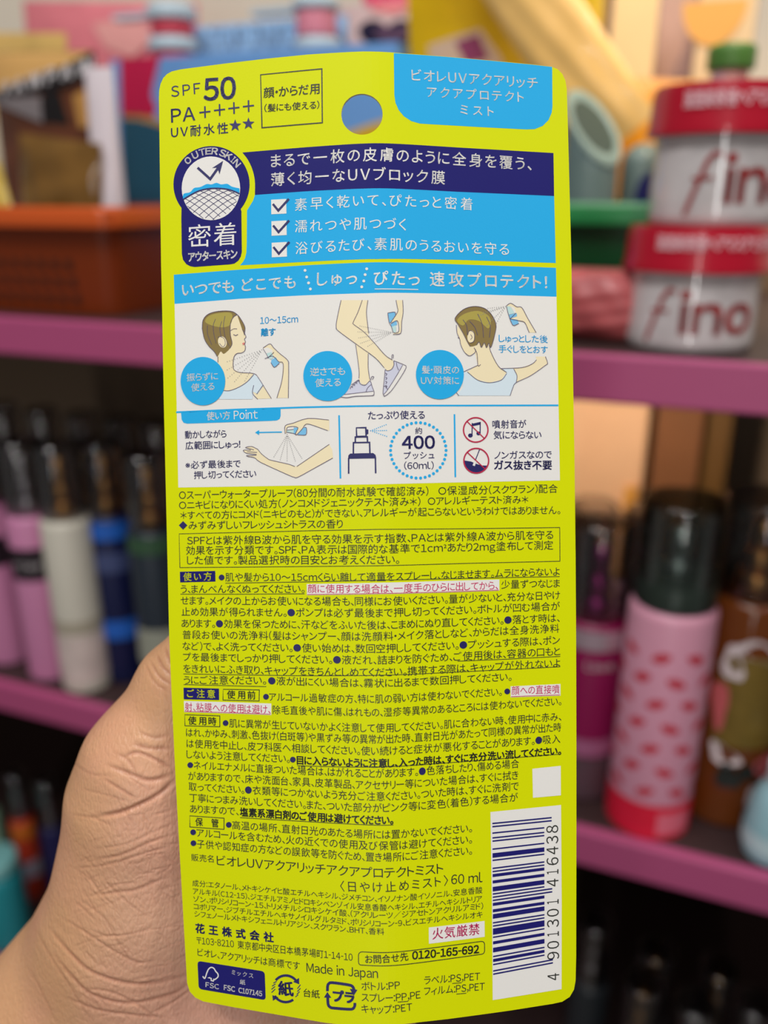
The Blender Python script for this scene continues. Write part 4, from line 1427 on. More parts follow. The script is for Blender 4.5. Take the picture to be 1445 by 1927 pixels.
# three blue discs with captions
for cx, cy, rx, ry, L in ((382, 717.4, 42, 45.5, [('振らずに', 351.6, 711, 410.5, 708, 16), ('使える', 360, 730, 403.6, 727, 16)]),
                          (616.6, 707.7, 45.8, 47, [('逆さでも', 583.7, 700.5, 649.3, 698.5, 17), ('使える', 593, 721, 641, 719.5, 17)]),
                          (827.6, 705, 45, 46.3, [('髪・頭皮の', 793.6, 696.3, 863.4, 696.8, 16.5), ('UV対策に', 792, 716.5, 863.4, 716.8, 16.5)])):
    k = Ink()
    k.disc(cx, cy, rx, P_BLUE, 8, ry=ry, n=56)
    dsc = k.build('caption_disc', pan)
    k = Ink()
    for T in L:
        k.text(*T, P_WHITE, 10, 0.006)
    k.build('lettering', dsc)
k = Ink()
k.text('10〜15cm', 489.5, 603.5, 560.7, 600.5, 16.5, P_BLUE, bold=0.006)
k.text('離す', 491.4, 626, 518.5, 624.5, 16, P_BLUE, bold=0.02)
k.build('caption_lettering', pan)
k = Ink()
k.text('しゅっとした後', 938.4, 637, 1030.4, 638.5, 16, P_BLUE, bold=0.008)
k.text('手ぐしをとおす', 938.4, 656.8, 1030.4, 658.5, 16, P_BLUE, bold=0.008)
k.build('caption_lettering', pan)
# rule, usage tab
k = Ink()
k.stroke([(331.5, 775.8), (450, 770.5), (570, 766.5), (712, 764), (880, 763.2), (1050.5, 762.8)], 3.2, P_BLUE, 3)
k.poly([(340.5, 775), (528, 768), (528, 783), (526, 788.5), (521, 791.2), (510, 792), (352, 797.3), (345.5, 795.5), (342, 790)], P_BLUE, 3)
k.stroke([(638, 781.5), (640.6, 900.5)], 3.1, P_BLUE, 3)
k.stroke([(855, 779.5), (856.7, 898)], 3.1, P_BLUE, 3)
ut = k.build('usage_tab', pan)
k = Ink()
k.text('使い方', 389, 783.5, 433, 781.8, 17, P_WHITE, 5, 0.01)
k.text('Point', 440, 781.5, 485, 779.8, 22, P_WHITE, 5, 0.004, 1.5)
k.build('lettering', ut)
k = Ink()
k.text('動かしながら', 348, 818.6, 426, 816.5, 16, P_NAVYI, bold=0.008)
k.text('広範囲にしゅっ!', 349, 839, 452, 836, 16.5, P_NAVYI, bold=0.008)
k.text('※必ず最後まで', 349, 875.5, 452.7, 872.5, 16, P_NAVYI, bold=0.008)
k.text('押し切ってください', 365, 894.5, 482, 891.5, 16, P_NAVYI, bold=0.008)
k.build('usage_lettering', pan)
k = Ink()
k.poly(ZA([(310, 520), (360, 580), (430, 635), (480, 660), (700, 710), (805, 742), (1235, 455), (1275, 530), (1285, 635), (830, 880), (780, 880), (700, 850), (350, 690), (270, 630), (180, 612), (172, 600), (270, 598), (285, 585), (170, 572), (130, 548), (130, 530), (222, 530), (150, 497), (230, 483)]), P_SKIN, 3)
k.poly(ZA([(665, 215), (770, 180), (960, 120), (1235, 140), (1235, 280), (980, 195), (920, 210), (890, 250), (810, 332), (800, 310), (830, 240), (760, 225), (690, 240), (682, 310), (665, 318)]), P_SKIN, 3)
k.poly(ZA([(905, 240), (930, 235), (941, 252), (932, 332), (822, 332)]), P_BOT, 4)
k.poly(ZA([(775, 240), (830, 240), (800, 322), (775, 315)]), P_BOT, 4)
k.poly(ZA([(690, 272), (775, 262), (775, 315), (690, 298)]), P_BOTG, 4)
k.poly(ZA([(690, 240), (775, 228), (775, 262), (690, 272)]), P_WHITE, 4)
for pts in ([(310, 520), (360, 580), (430, 635), (480, 660), (700, 710), (790, 742)], [(815, 742), (1235, 455)], [(1280, 632), (1050, 760), (830, 880), (780, 880), (700, 850), (350, 690), (270, 630), (180, 612), (172, 600), (270, 598), (285, 585), (170, 572), (130, 548), (130, 530), (222, 530)],
            [(310, 520), (230, 483), (150, 497), (222, 515), (260, 528)], [(170, 550), (300, 560)], [(665, 318), (665, 215), (770, 180), (960, 120), (1230, 140)], [(1215, 278), (980, 195), (920, 205), (890, 250), (812, 332), (800, 310), (830, 240), (760, 225), (690, 240), (682, 310)],
            [(912, 238), (932, 236), (941, 252), (932, 332), (822, 332)], [(690, 298), (775, 315), (812, 332)], [(690, 272), (775, 262)]):
    k.stroke(spline(ZA(pts), 3), LW, P_LINE, 6)
for e in ((520, 615), (600, 655), (690, 665), (795, 670), (880, 635)):
    k.dotline(ZA([(690, 330)])[0], ZA([e])[0], 3.4, 0.75, P_DOT, 6)
k.stroke(ZA([(622, 296), (310, 302)]), 2.2, P_BLUE, 4)
k.poly(ZA([(275, 302), (328, 270), (328, 335)]), P_BLUE, 4)
k.build('illustration', pan, 'drawn arm being misted lengthwise')
# pump pictogram and push counter
k = Ink()
k.text('たっぷり使える', 692.5, 782.5, 799, 781, 17.5, P_NAVYI, bold=0.01)
k.stroke([(670.5, 805), (688.2, 804.8), (688.8, 821), (671, 821.5)], 2.8, P_NAVYI, 4, closed=True)
k.poly([(689, 807.5), (693, 808.5), (693, 816.5), (689, 818)], P_NAVYI, 4)
k.stroke([(668.5, 832), (668.5, 822.5), (691, 822), (691.5, 832)], 2.8, P_NAVYI, 4)
k.stroke([(664.8, 853.5), (665, 833), (695.3, 832.5), (696, 853)], 2.8, P_NAVYI, 4)
k.poly([(659, 853.5), (702, 852.5), (706.5, 856), (708, 862.5), (655, 863.5), (655.5, 857)], P_NAVYI, 4)
k.stroke([(656, 862), (656, 891.5)], 2.8, P_NAVYI, 4)
k.stroke([(706.3, 862), (706.8, 890.5)], 2.8, P_NAVYI, 4)
for e in ((726.5, 799), (727, 810), (727.5, 821)):
    k.dotline((697.5, 810.5), e, 3.6, 1.05, P_BLUE, 4)
k.build('pump_pictogram', pan)
k = Ink()
for i in range(38):
    q = 2 * PI * i / 38
    k.disc(787 + 52.2 * math.cos(q), 847.5 + 52.2 * math.sin(q), 2.9, P_BLUE, 4, n=12)
k.text('約', 781.2, 811, 794, 810.5, 13.5, P_NAVYI, bold=0.01)
k.text('400', 756.7, 833, 817.7, 832.3, 32, P_NAVYI, 4, 0.02, 1.3)
k.text('プッシュ', 760, 857.5, 817, 856.7, 15.5, P_NAVYI, bold=0.01)
k.text('(60ml)', 760.5, 876.5, 816, 876, 16.5, P_NAVYI, 4, 0.006, 1.3)
k.build('push_counter', pan)
# crossed-out pictograms
k = Ink()
k.ringd(895, 809, 23, 2.6, P_BRED, 5)
k.disc(885, 819.5, 4.4, P_NAVYI, 4, ry=3.8, n=16)
k.disc(900.2, 815.5, 4.0, P_NAVYI, 4, ry=3.6, n=16)
k.stroke([(888, 819), (888.5, 796)], 1.9, P_NAVYI, 4)
k.stroke([(903.2, 815), (903.6, 794.5)], 1.9, P_NAVYI, 4)
k.poly([(887.8, 797.5), (904.4, 793.8), (904.4, 798.8), (887.8, 802.3)], P_NAVYI, 4)
k.stroke([(878.8, 793.2), (911.4, 825.2)], 2.0, P_BRED, 5)
k.build('no_noise_pictogram', pan)
k = Ink()
lo = [(896 + 22.6 * math.cos(q), 867 + 22.6 * math.sin(q)) for q in np.linspace(0.42, PI + 0.02, 26)]
k.poly(lo + [(886, 868.5), (898, 873.5), (906, 876)], P_NAVYI, 4)
k.ringd(896, 867, 23.3, 2.6, P_BRED, 6)
k.stroke([(902.4, 845.5), (893.5, 868)], 1.6, P_NAVYI, 5)
k.stroke([(894.5, 867), (891.2, 876.5)], 4.4, P_WHITE, 5)
k.stroke([(879.5, 851.5), (912.5, 882.5)], 2.0, P_BRED, 6)
k.build('no_gas_pictogram', pan)
k = Ink()
k.text('噴射音が', 926.5, 799, 990, 798, 17, P_NAVYI, bold=0.008)
k.text('気にならない', 928.5, 819, 1018.5, 818.5, 17, P_NAVYI, bold=0.008)
k.text('ノンガスなので', 930, 857, 1038, 855.5, 17, P_NAVYI, bold=0.008)
k.text('ガス抜き不要', 930, 875.5, 1038, 875.5, 19, P_NAVYI, bold=0.02)
k.build('feature_lettering', pan)

# --- small print on lime; ★ marks are dots in navy set apart from the text
BODY = 18.0


def para(name, rows, label=None):
    k = Ink()
    for r in rows:
        body, x0, y0, x1, y1 = r[:5]
        em = r[5] if len(r) > 5 else BODY
        m = r[6] if len(r) > 6 else P_INK
        b = r[7] if len(r) > 7 else 0.0
        k.text(body, x0, y0, x1, y1, em, m, 3, b)
    return k


k = para('claims', [('○スーパーウォータープルーフ(80分間の耐水試験で確認済み)', 337, 932, 806, 924.5, 18.5), ('○保湿成分(スクワラン)配合', 825, 924, 1049, 919.5, 18.5),
                    ('○ニキビになりにくい処方(ノンコメドジェニックテスト済み*)', 337, 951, 791, 943.8, 18), ('○アレルギーテスト済み*', 805, 943.3, 994, 940, 18),
                    ('*すべての方にコメド(ニキビのもと)ができない、アレルギーが起こらないというわけではありません。', 339.5, 970, 1054, 960, 17.5),
                    ('みずみずしいフレッシュシトラスの香り', 355, 988.8, 645, 986, 18)])
k.poly([(336.5, 988.5), (344.5, 980.5), (352.5, 988.5), (344.5, 996.8)], P_NAVYI, 3)
k.build('claims_paragraph', card)
k = para('spf', [('SPFとは紫外線B波から肌を守る効果を示す指数、PAとは紫外線A波から肌を守る', 352, 1017.5, 1040.7, 1006.5, 18.5), ('効果を示す分類です。SPF、PA表示は国際的な基準で1cm²あたり2mg塗布して測定', 350, 1036, 1040.7, 1026, 18.5),
                 ('した値です。製品選択時の目安とお考えください。', 352, 1054.5, 751, 1052.6, 18.5)])
k.stroke([(337, 1004.5), (450, 1002), (570, 999), (712, 996), (880, 994.8), (1053, 992.6), (1053.5, 1056), (880, 1060), (712, 1064.5), (570, 1066), (450, 1067.2), (338.5, 1068)], 1.1, P_INK, 3, closed=True)
k.build('index_paragraph', card)


def label_box(name, quad, body, T, fill, col, bold=0.012, em=17):
    k = Ink()
    if fill:
        k.poly(quad, fill, 2)
    else:
        k.stroke(quad, 1.3, P_INK, 3, closed=True)
    k.text(body, *T, em, col, 4, bold)
    return k.build(name, card)


for name, quad, body, T, fill, col in (('heading_label', [(338.5, 1076), (405, 1074.3), (405.3, 1094.3), (339, 1096)], '使い方', (345, 1086, 398, 1084.8), P_NAVY, P_LIME),
                                       ('heading_label', [(345.4, 1294), (412, 1295.8), (412.3, 1317.3), (345.8, 1315.8)], 'ご注意', (352, 1305, 404.5, 1306.3), P_NAVY, P_LIME),
                                       ('framed_heading', [(419.8, 1297), (488, 1298.2), (487.5, 1319), (419.5, 1317.3)], '使用前', (427, 1307, 480.5, 1308.6), None, P_INK),
                                       ('framed_heading', [(347.6, 1344.8), (413.6, 1347), (413.6, 1367.5), (348, 1365.6)], '使用時', (354, 1355.8, 407, 1357.8), None, P_INK),
                                       ('framed_heading', [(357, 1535), (421.5, 1539.5), (421.5, 1560.5), (357.3, 1556)], '保　管', (367.6, 1546.5, 411, 1549.5), None, P_INK)):
    label_box(name, quad, body, T, fill, col)


def under(k, pts, m=P_INK, w=1.1):
    k.stroke(pts, w, m, 3)


def bullets(k, L):
    for x, y in L:
        k.disc(x, y, 5.4, P_NAVYI, 4, n=18)


k = para('usage', [('肌や髪から10〜15cmくらい離して適量をスプレーし、なじませます。ムラにならないよ', 424, 1086.3, 1053, 1075.5), ('う、まんべんなくぬってください。', 340, 1108.8, 573, 1108),
                   ('少量ずつなじま', 943, 1100.2, 1053.3, 1097.8), ('せます。メイクの上からお使いになる場合も、同様にお使いください。量が少ないと、充分な日やけ', 340, 1130.2, 1053.7, 1120),
                   ('止め効果が得られません。●ポンプは必ず最後まで押し切ってください。ボトルが凹む場合が', 341.6, 1151.2, 1053.5, 1140.5), ('あります。●効果を保つために、汗などをふいた後は、こまめにぬり直してください。●落とす時は、', 341.6, 1173, 1053, 1162.6),
                   ('普段お使いの洗浄料(髪はシャンプー、顔は洗顔料・メイク落としなど、からだは全身洗浄料', 343.5, 1194.5, 1052, 1182.3), ('など)で、よく洗ってください。●使い始めは、数回空押ししてください。●プッシュする際は、ポン', 343.5, 1215.8, 1053.5, 1204.6),
                   ('プを最後までしっかり押してください。●液だれ、詰まりを防ぐため、ご使用後は、容器の口もと', 344.4, 1236.3, 1054, 1225.4), ('をきれいにふき取り、キャップをきちんとしめてください。携帯する際は、キャップが外れないよ', 345, 1258, 1054, 1247.6),
                   ('うにご注意ください。', 345.7, 1280, 500.5, 1280.3), ('●液が出にくい場合は、霧状に出るまで数回押してください。', 504.5, 1281, 962.5, 1273.3)])
bullets(k, [(417, 1086.6)])
under(k, [(424, 1097.3), (570, 1095), (712, 1091.5), (880, 1088.3), (1053, 1084.8)])
under(k, [(339.5, 1118), (460, 1118), (573, 1117.3)])
under(k, [(861, 1244.2), (960, 1240), (1054, 1235)])
under(k, [(345, 1268), (460, 1270), (570, 1271.5), (712, 1270.5), (880, 1263.5), (1054, 1254.6)])
under(k, [(345.5, 1288), (420, 1290), (501, 1292)])
k.build('usage_paragraph', card)
for quad, body, T, ul in (([(577, 1099), (712, 1096.6), (840, 1093), (939.5, 1090.5), (939.5, 1111.5), (840, 1115), (712, 1118), (577.5, 1120)], '顔に使用する場合は、一度手のひらに出してから、', (579, 1108, 937, 1101.6), [(578, 1118.6), (712, 1116.6), (840, 1113.8), (938.5, 1110.3)]),
                          ([(960.5, 1291.5), (1054.5, 1287), (1054.5, 1309), (960.8, 1312.3)], '顔への直接噴', (962.5, 1299.8, 1052.5, 1297), [(961.5, 1310.8), (1053.5, 1307.4)]),
                          ([(346, 1319), (430, 1321.3), (510.5, 1323.8), (510.5, 1345.5), (430, 1342.5), (346.8, 1339.8)], '射、粘膜への使用は避け、', (348, 1330.2, 509, 1335.3), [(347.5, 1338.4), (430, 1341), (509, 1343.8)])):
    k = Ink()
    k.poly(quad, P_WHITE, 2)
    k.text(body, *T, 18, P_RED, 4, 0.0)
    k.stroke(ul, 1.1, P_RED, 4)
    k.build('highlighted_warning', card)
k = para('caution', [('アルコール過敏症の方、特に肌の弱い方は使わないでください。', 506.5, 1311.5, 944, 1301.6), ('除毛直後や肌に傷、はれもの、湿疹等異常のあるところには使わないでください。', 513, 1335.8, 1056, 1319.3)])
bullets(k, [(500.5, 1311), (954.3, 1301)])
k.build('caution_paragraph', card)
k = para('during', [('肌に異常が生じていないかよく注意して使用してください。肌に合わない時、使用中に赤み、', 431.5, 1361, 1056, 1348.3), ('はれ、かゆみ、刺激、色抜け(白斑等)や黒ずみ等の異常が出た時、直射日光があたって同様の異常が出た時', 350, 1378.3, 1055.6, 1368.3),
                    ('は使用を中止し、皮フ科医へ相談してください。使い続けると症状が悪化することがあります。●吸入', 351, 1399, 1054, 1390), ('しないよう注意してください。', 351, 1419.3, 545, 1428),
                    ('目に入らないように注意し、入った時は、すぐに充分洗い流してください。', 558.7, 1430.6, 1055.3, 1412.6, 18, P_INK, 0.024), ('ネイルエナメルに直接ついた場合は、はがれることがあります。●色落ちしたり、傷める場合', 364.5, 1440, 976.5, 1436.8),
                    ('がありますので、床や洗面台、家具、皮革製品、アクセサリー等についた場合は、すぐに拭き', 354, 1460, 975, 1458.5), ('取ってください。●衣類等につかないよう充分ご注意ください。ついた時は、すぐに洗剤で', 355, 1480.2, 976, 1479),
                    ('丁寧につまみ洗いしてください。また、ついた部分がピンク等に変色(着色)する場合が', 356.4, 1501, 974.5, 1500), ('ありますので、', 357.4, 1521.8, 449, 1527), ('塩素系漂白剤のご使用は避けてください。', 451.6, 1528, 739.6, 1543, 18, P_INK, 0.024)])
bullets(k, [(424.5, 1360.5), (551, 1429.3), (358, 1439.6)])
under(k, [(559, 1440.8), (640, 1443), (712, 1443), (880, 1432.5), (1055, 1419)])
under(k, [(451.6, 1538.5), (570, 1545.5), (680, 1551.5), (740, 1552.3)])
k.build('warning_paragraph', card)
k = para('storage', [('高温の場所、直射日光のあたる場所には置かないでください。', 437, 1552.6, 888, 1558), ('アルコールを含むため、火の近くでの使用及び保管は避けてください。', 370, 1567, 888, 1579), ('子供や認知症の方などの誤飲等を防ぐため、置き場所にご注意ください。', 370.5, 1588, 888, 1600)])
bullets(k, [(430.5, 1552), (363.5, 1566), (364, 1586.5)])
k.build('storage_paragraph', card)
k = para('name', [('販売名', 360, 1613.5, 401.8, 1616.5, 15), ('ビオレUVアクアリッチアクアプロテクトミスト', 407.8, 1619, 834, 1634, 22), ('〈日やけ止めミスト〉', 640, 1667.5, 843, 1656.5, 22), ('60 ml', 849, 1655.3, 908, 1651, 24)])
k.build('product_name_lettering', card)
k = para('ingredients', [('成分:エタノール、メトキシケイヒ酸エチルヘキシル、ジメチコン、イソノナン酸イソノニル、安息香酸', 362, 1661.5, 907.5, 1674.6, 13.5), ('アルキル(C12-15)、ジエチルアミノヒドロキシベンゾイル安息香酸ヘキシル、エチルヘキシルトリア', 363, 1676.8, 907, 1691, 13.5),
                         ('ゾン、ポリシリコーン-15、トリメチルシロキシケイ酸、(アクリレーツ/ジアセトンアクリルアミド)', 363.7, 1691.2, 909, 1704.5, 13.5), ('コポリマー、ジブチルエチルヘキサノイルグルタミド、ポリシリコーン-9、ビスエチルヘキシルオキ', 364.4, 1705.4, 908, 1720.5, 13.5),
                         ('シフェノールメトキシフェニルトリアジン、スクワラン、BHT、香料', 365.7, 1719.4, 722.8, 1753, 13.5)])
k.build('ingredient_paragraph', card)
k = Ink()
k.poly([(806.6, 1745.3), (911.7, 1732.8), (912, 1762.8), (807, 1776)], P_WHITE, 2)
k.text('火気厳禁', 813.6, 1757.8, 902, 1748, 23.5, P_RED, 4, 0.006)
k.build('fire_warning_label', card)
k = para('maker', [('花王株式会社', 368, 1746.5, 514.4, 1764.8, 19.5, P_NAVYI, 0.03), ('〒103-8210', 370, 1769.5, 440, 1776.5, 17), ('東京都中央区日本橋茅場町1-14-10', 447, 1777.5, 663.4, 1801.5, 17), ('ビオレ、アクアリッチは商標です', 371.6, 1791.5, 564, 1818, 17), ('Made in Japan', 576.7, 1820.5, 711, 1832, 23)])
k.build('maker_paragraph', card)
k = Ink()
k.stroke(rrect([(674.4, 1791.5), (911.7, 1770.8), (911.8, 1795), (674.6, 1816.5)], 7), 1.4, P_INK, 3, closed=True)
k.text('お問合せ先', 687, 1804.8, 768, 1799.3, 17.5, P_INK, 4, 0.006)
k.text('0120-165-692', 776, 1798, 901, 1785.8, 20, P_INK, 4, 0.022)
k.build('contact_box', card)

# --- certification label
k = Ink()
k.poly(rrect([(371.5, 1808), (498, 1828), (500, 1882), (374, 1861)], 7), P_NAVY, 2)
cert = k.build('certification_label', card)


def zc(pts):
    return [(370 + x / 4.379, 1790 + y / 4.379) for x, y in pts]


k = Ink()
k.stroke(spline(zc([(50, 205), (68, 222), (85, 175), (100, 145), (120, 132), (142, 140), (158, 165), (175, 185), (176, 210), (150, 232), (138, 228)]), 4), 2.2, P_WHITE, 4)
k.stroke(zc([(140, 228), (138, 245), (120, 240), (120, 222), (95, 218), (112, 215)]), 1.9, P_WHITE, 4)
k.build('tree_emblem', cert)
k = Ink()
k.text('FSC', 387, 1852.5, 412, 1857, 12.5, P_WHITE, 4, 0.01, 1.6)
k.text('ミックス', 436, 1829, 476.5, 1836.5, 10.5, P_WHITE, 4, 0.006)
k.text('紙', 451.5, 1847, 461.5, 1849, 10.5, P_WHITE, 4, 0.006)
k.text('FSC', 421.5, 1857.8, 442, 1861.5, 13, P_WHITE, 4, 0.02, 1.4)
k.text('C107145', 449, 1863, 493, 1870, 13, P_WHITE, 4, 0.02, 1.4)
k.build('lettering', cert)
# --- recycling marks
k = Ink()
c = (537.6, 1860.5)
k.ringd(*c, 24.5, 4.6, P_NAVYI, 3, 24, 38, 140, 25)
k.ringd(*c, 24.5, 4.6, P_NAVYI, 3, 24, 212, 305, 25)
k.poly([(562.5, 1840), (563, 1852), (551.5, 1847.5)], P_NAVYI, 3)
k.poly([(512.5, 1872.5), (524, 1876.5), (513.5, 1883)], P_NAVYI, 3)
for a in (150, 163, 176, 189):
    q = math.radians(a)
    k.stroke([(c[0] + 22 * math.cos(q) + 2, c[1] - 22 * math.sin(q) - 3), (c[0] + 27 * math.cos(q), c[1] - 27 * math.sin(q) + 3)], 1.6, P_NAVYI, 3)
for a in (-34, -20, -6, 8):
    q = math.radians(a)
    k.stroke([(c[0] + 22 * math.cos(q), c[1] - 22 * math.sin(q) + 3), (c[0] + 27 * math.cos(q) + 1, c[1] - 27 * math.sin(q) - 4)], 1.6, P_NAVYI, 3)
k.text('紙', 524, 1859.5, 551.5, 1862, 29, P_NAVYI, 4, 0.024)
k.build('paper_recycling_mark', card)
k = Ink()
k.text('台紙', 571, 1867.8, 601.5, 1871.5, 17, P_INK, 3, 0.006)
k.build('lettering', card)
k = Ink()
k.stroke(spline([(616, 1865), (616.5, 1855), (619, 1850.5), (626, 1849), (655, 1853), (663, 1856), (666, 1862), (666.5, 1866)], 4), 5.2, P_NAVYI, 3)
k.poly([(658, 1860.5), (672.5, 1862.5), (665.5, 1873.5)], P_NAVYI, 3)
k.stroke(spline([(616.5, 1876), (617.5, 1890), (622, 1895.5), (630, 1897), (657, 1899), (664.5, 1897.5), (667.5, 1892), (667.5, 1887)], 4), 5.2, P_NAVYI, 3)
k.poly([(609.5, 1877), (623.5, 1877.5), (616, 1866.5)], P_NAVYI, 3)
k.text('プラ', 627, 1874, 666, 1878, 24, P_NAVYI, 4, 0.04)
k.build('plastic_recycling_mark', card)
k = para('materials', [('ボトル:PP', 680, 1855.3, 752.5, 1853.2, 18.5), ('スプレー:PP,PE', 680, 1876.5, 791, 1871.5, 18.5), ('キャップ:PET', 680, 1898, 775.5, 1894.5, 18.5), ('ラベル:PS,PET', 798, 1845, 903, 1837, 18.5), ('フィルム:PS,PET', 798, 1865.5, 912, 1856, 18.5)])
under(k, [(748, 1885.5), (768, 1884)], w=1.2)
under(k, [(851, 1850.5), (868.5, 1849)], w=1.2)
under(k, [(858.5, 1870.5), (877, 1868.8)], w=1.2)
k.build('material_list', card)

# --- blank white patch and the barcode
part('white_patch', lambda k: k.poly([(1001.5, 1446.6), (1055, 1441), (1055.3, 1496.6), (1002.7, 1501.3)], P_WHITE, 2))
k = Ink()
k.poly([(922.7, 1528), (1055.6, 1514.7), (1056.8, 1700), (1056.6, 1861.3), (927, 1882), (925.5, 1700)], P_WHITE, 2)
bar = k.build('barcode_label', card)
Lc = ['0001101', '0011001', '0010011', '0111101', '0100011', '0110001', '0101111', '0111011', '0110111', '0001011']
par = {'4': 'LGLLGG'}
digits = '4901301416438'
bits = '101'
for ch, p in zip(digits[1:7], par[digits[0]]):
    s = Lc[int(ch)]
    if p == 'G':
        s = ''.join('1' if q == '0' else '0' for q in s)[::-1]
    bits += s
bits += '01010'
for ch in digits[7:]:
    bits += ''.join('1' if q == '0' else '0' for q in Lc[int(ch)])
bits += '101'
A = {'l': (927.8, 1834.5), 'r': (1024.5, 1816), 'g': (1040.3, 1813)}        # bottom ends of the bars
B = {'l': (926.3, 1548.0), 'r': (1024.0, 1538.5), 'g': (1037.8, 1537.0)}        # top ends


def lerp(a, b, t):
    return (a[0] + (b[0] - a[0]) * t, a[1] + (b[1] - a[1]) * t)


k = Ink()
i = 0
while i < 95:
    if bits[i] == '1':
        j = i
        while j < 95 and bits[j] == '1':
            j += 1
        guard = i < 3 or i >= 92 or 45 <= i < 50
        e = 'g' if guard else 'r'
        t0, t1 = (i + 0.05) / 95, (j - 0.05) / 95
        k.poly([lerp(A['l'], B['l'], t0), lerp(A[e], B[e], t0), lerp(A[e], B[e], t1), lerp(A['l'], B['l'], t1)], P_NAVY, 4)
        i = j
    else:
        i += 1
k.build('bars', bar)
k = Ink()


def vdigits(s, x0, ya, x1, yb):
    n = len(s)
    for q, ch in enumerate(s):
        p, r = lerp((x0, ya), (x1, yb), (q + 0.14) / n), lerp((x0, ya), (x1, yb), (q + 0.86) / n)
        if ch == '1':
            p, r = lerp((x0, ya), (x1, yb), (q + 0.30) / n), lerp((x0, ya), (x1, yb), (q + 0.72) / n)
        k.text(ch, *p, *r, 31, P_INK, 4, 0.0, 1.6)


vdigits('901301', 1041.2, 1808, 1040.3, 1687)
vdigits('416438', 1040.2, 1671, 1039.2, 1550)
vdigits('4', 1041.5, 1847, 1041.4, 1829)
k.build('digits', bar)
# ================================================================== the hand that holds the card, one continuous surface
def cp(px, py, d):
    """camera-frame point: right, up, depth in metres"""
    return np.array([(px - 722.5) / FPX * d, (963.5 - py) / FPX * d, d])


VX = 0.0011
LO = np.array([-0.135, -0.160, 0.160])
HI = np.array([0.055, 0.056, 0.262])
NN = np.ceil((HI - LO) / VX).astype(int)
gx, gy, gz = (np.arange(n) * VX + l for n, l in zip(NN, LO))
G = np.stack(np.meshgrid(gx, gy, gz, indexing='ij'), -1).astype(np.float32)


def cone(a, b, ra, rb, flat=1.0):
    """distance to a tapered capsule; flat < 1 squashes it front to back"""
    a, b = np.array(a, np.float32), np.array(b, np.float32)
    P = G
    ab = b - a
    t = np.clip(((P - a) @ ab) / float(ab @ ab), 0, 1)
    q = P - (a + t[..., None] * ab)
    if flat != 1.0:
        q = q.copy()
        q[..., 2] /= flat
    r = ra + (rb - ra) * t
    return np.sqrt((q * q).sum(-1)) - r


def smin(a, b, k):
    h = np.clip(0.5 + 0.5 * (b - a) / k, 0, 1)
    return b + (a - b) * h - k * h * (1 - h)


# palm, wrist and forearm
wrist = cp(236, 1842, 0.219)
body = cone(wrist, cp(0, 2130, 0.226), 0.0285, 0.031, 0.78)
body = smin(body, cone(cp(300, 1800, 0.217), cp(520, 1330, 0.219), 0.020, 0.0125, 0.9), 0.016)
body = smin(body, cone(cp(380, 1850, 0.218), cp(630, 1290, 0.219), 0.020, 0.0120, 0.9), 0.012)
body = smin(body, cone(cp(470, 1890, 0.219), cp(735, 1340, 0.219), 0.020, 0.0115, 0.9), 0.012)
body = smin(body, cone(cp(560, 1930, 0.219), cp(815, 1430, 0.219), 0.0195, 0.0110, 0.9), 0.012)
body = smin(body, cone(cp(600, 1960, 0.216), cp(700, 1700, 0.214), 0.0225, 0.017), 0.012)          # little-finger heel
# thenar mass and thumb
body = smin(body, cone(cp(244, 1728, 0.2095), cp(282, 1530, 0.2055), 0.0205, 0.0192, 0.92), 0.010)
body = smin(body, cone(cp(315, 1660, 0.2080), cp(306, 1500, 0.2050), 0.0190, 0.0175, 0.9), 0.008)
body = smin(body, cone(cp(282, 1490, 0.2035), cp(286, 1436, 0.2015), 0.0158, 0.0140), 0.008)
body = smin(body, cone(cp(284, 1432, 0.2010), cp(348, 1296, 0.2000), 0.0142, 0.0112), 0.006)
body = smin(body, cone(cp(348, 1296, 0.2000), cp(404, 1240, 0.1990), 0.0112, 0.0108), 0.003)
body = smin(body, cone(cp(404, 1240, 0.1990), cp(520, 1150, 0.1955), 0.0106, 0.0085, 0.85), 0.003)
# web of the thumb
body = smin(body, cone(cp(330, 1450, 0.2085), cp(470, 1350, 0.2150), 0.0110, 0.0110), 0.012)

# four fingers, slightly curled, resting behind the card
fing = None
for (m, p, d_, t_, r) in ((cp(520, 1330, 0.2190), cp(500, 1010, 0.2160), cp(512, 850, 0.2010), cp(528, 748, 0.1858), 0.0088),
                          (cp(632, 1290, 0.2190), cp(640, 930, 0.2160), cp(648, 745, 0.1995), cp(656, 640, 0.1828), 0.0090),
                          (cp(736, 1340, 0.2190), cp(766, 1000, 0.2160), cp(776, 830, 0.1995), cp(782, 728, 0.1825), 0.0086),
                          (cp(816, 1430, 0.2190), cp(872, 1160, 0.2165), cp(890, 1030, 0.2015), cp(900, 950, 0.1842), 0.0076)):
    f = cone(m, p, r * 1.16, r * 1.0, 0.95)
    f = smin(f, cone(p, d_, r * 1.0, r * 0.9), 0.002)
    f = smin(f, cone(d_, t_, r * 0.9, r * 0.72, 0.95), 0.002)
    fing = f if fing is None else np.minimum(fing, f)
F = smin(body, fing, 0.005)
del fing, body


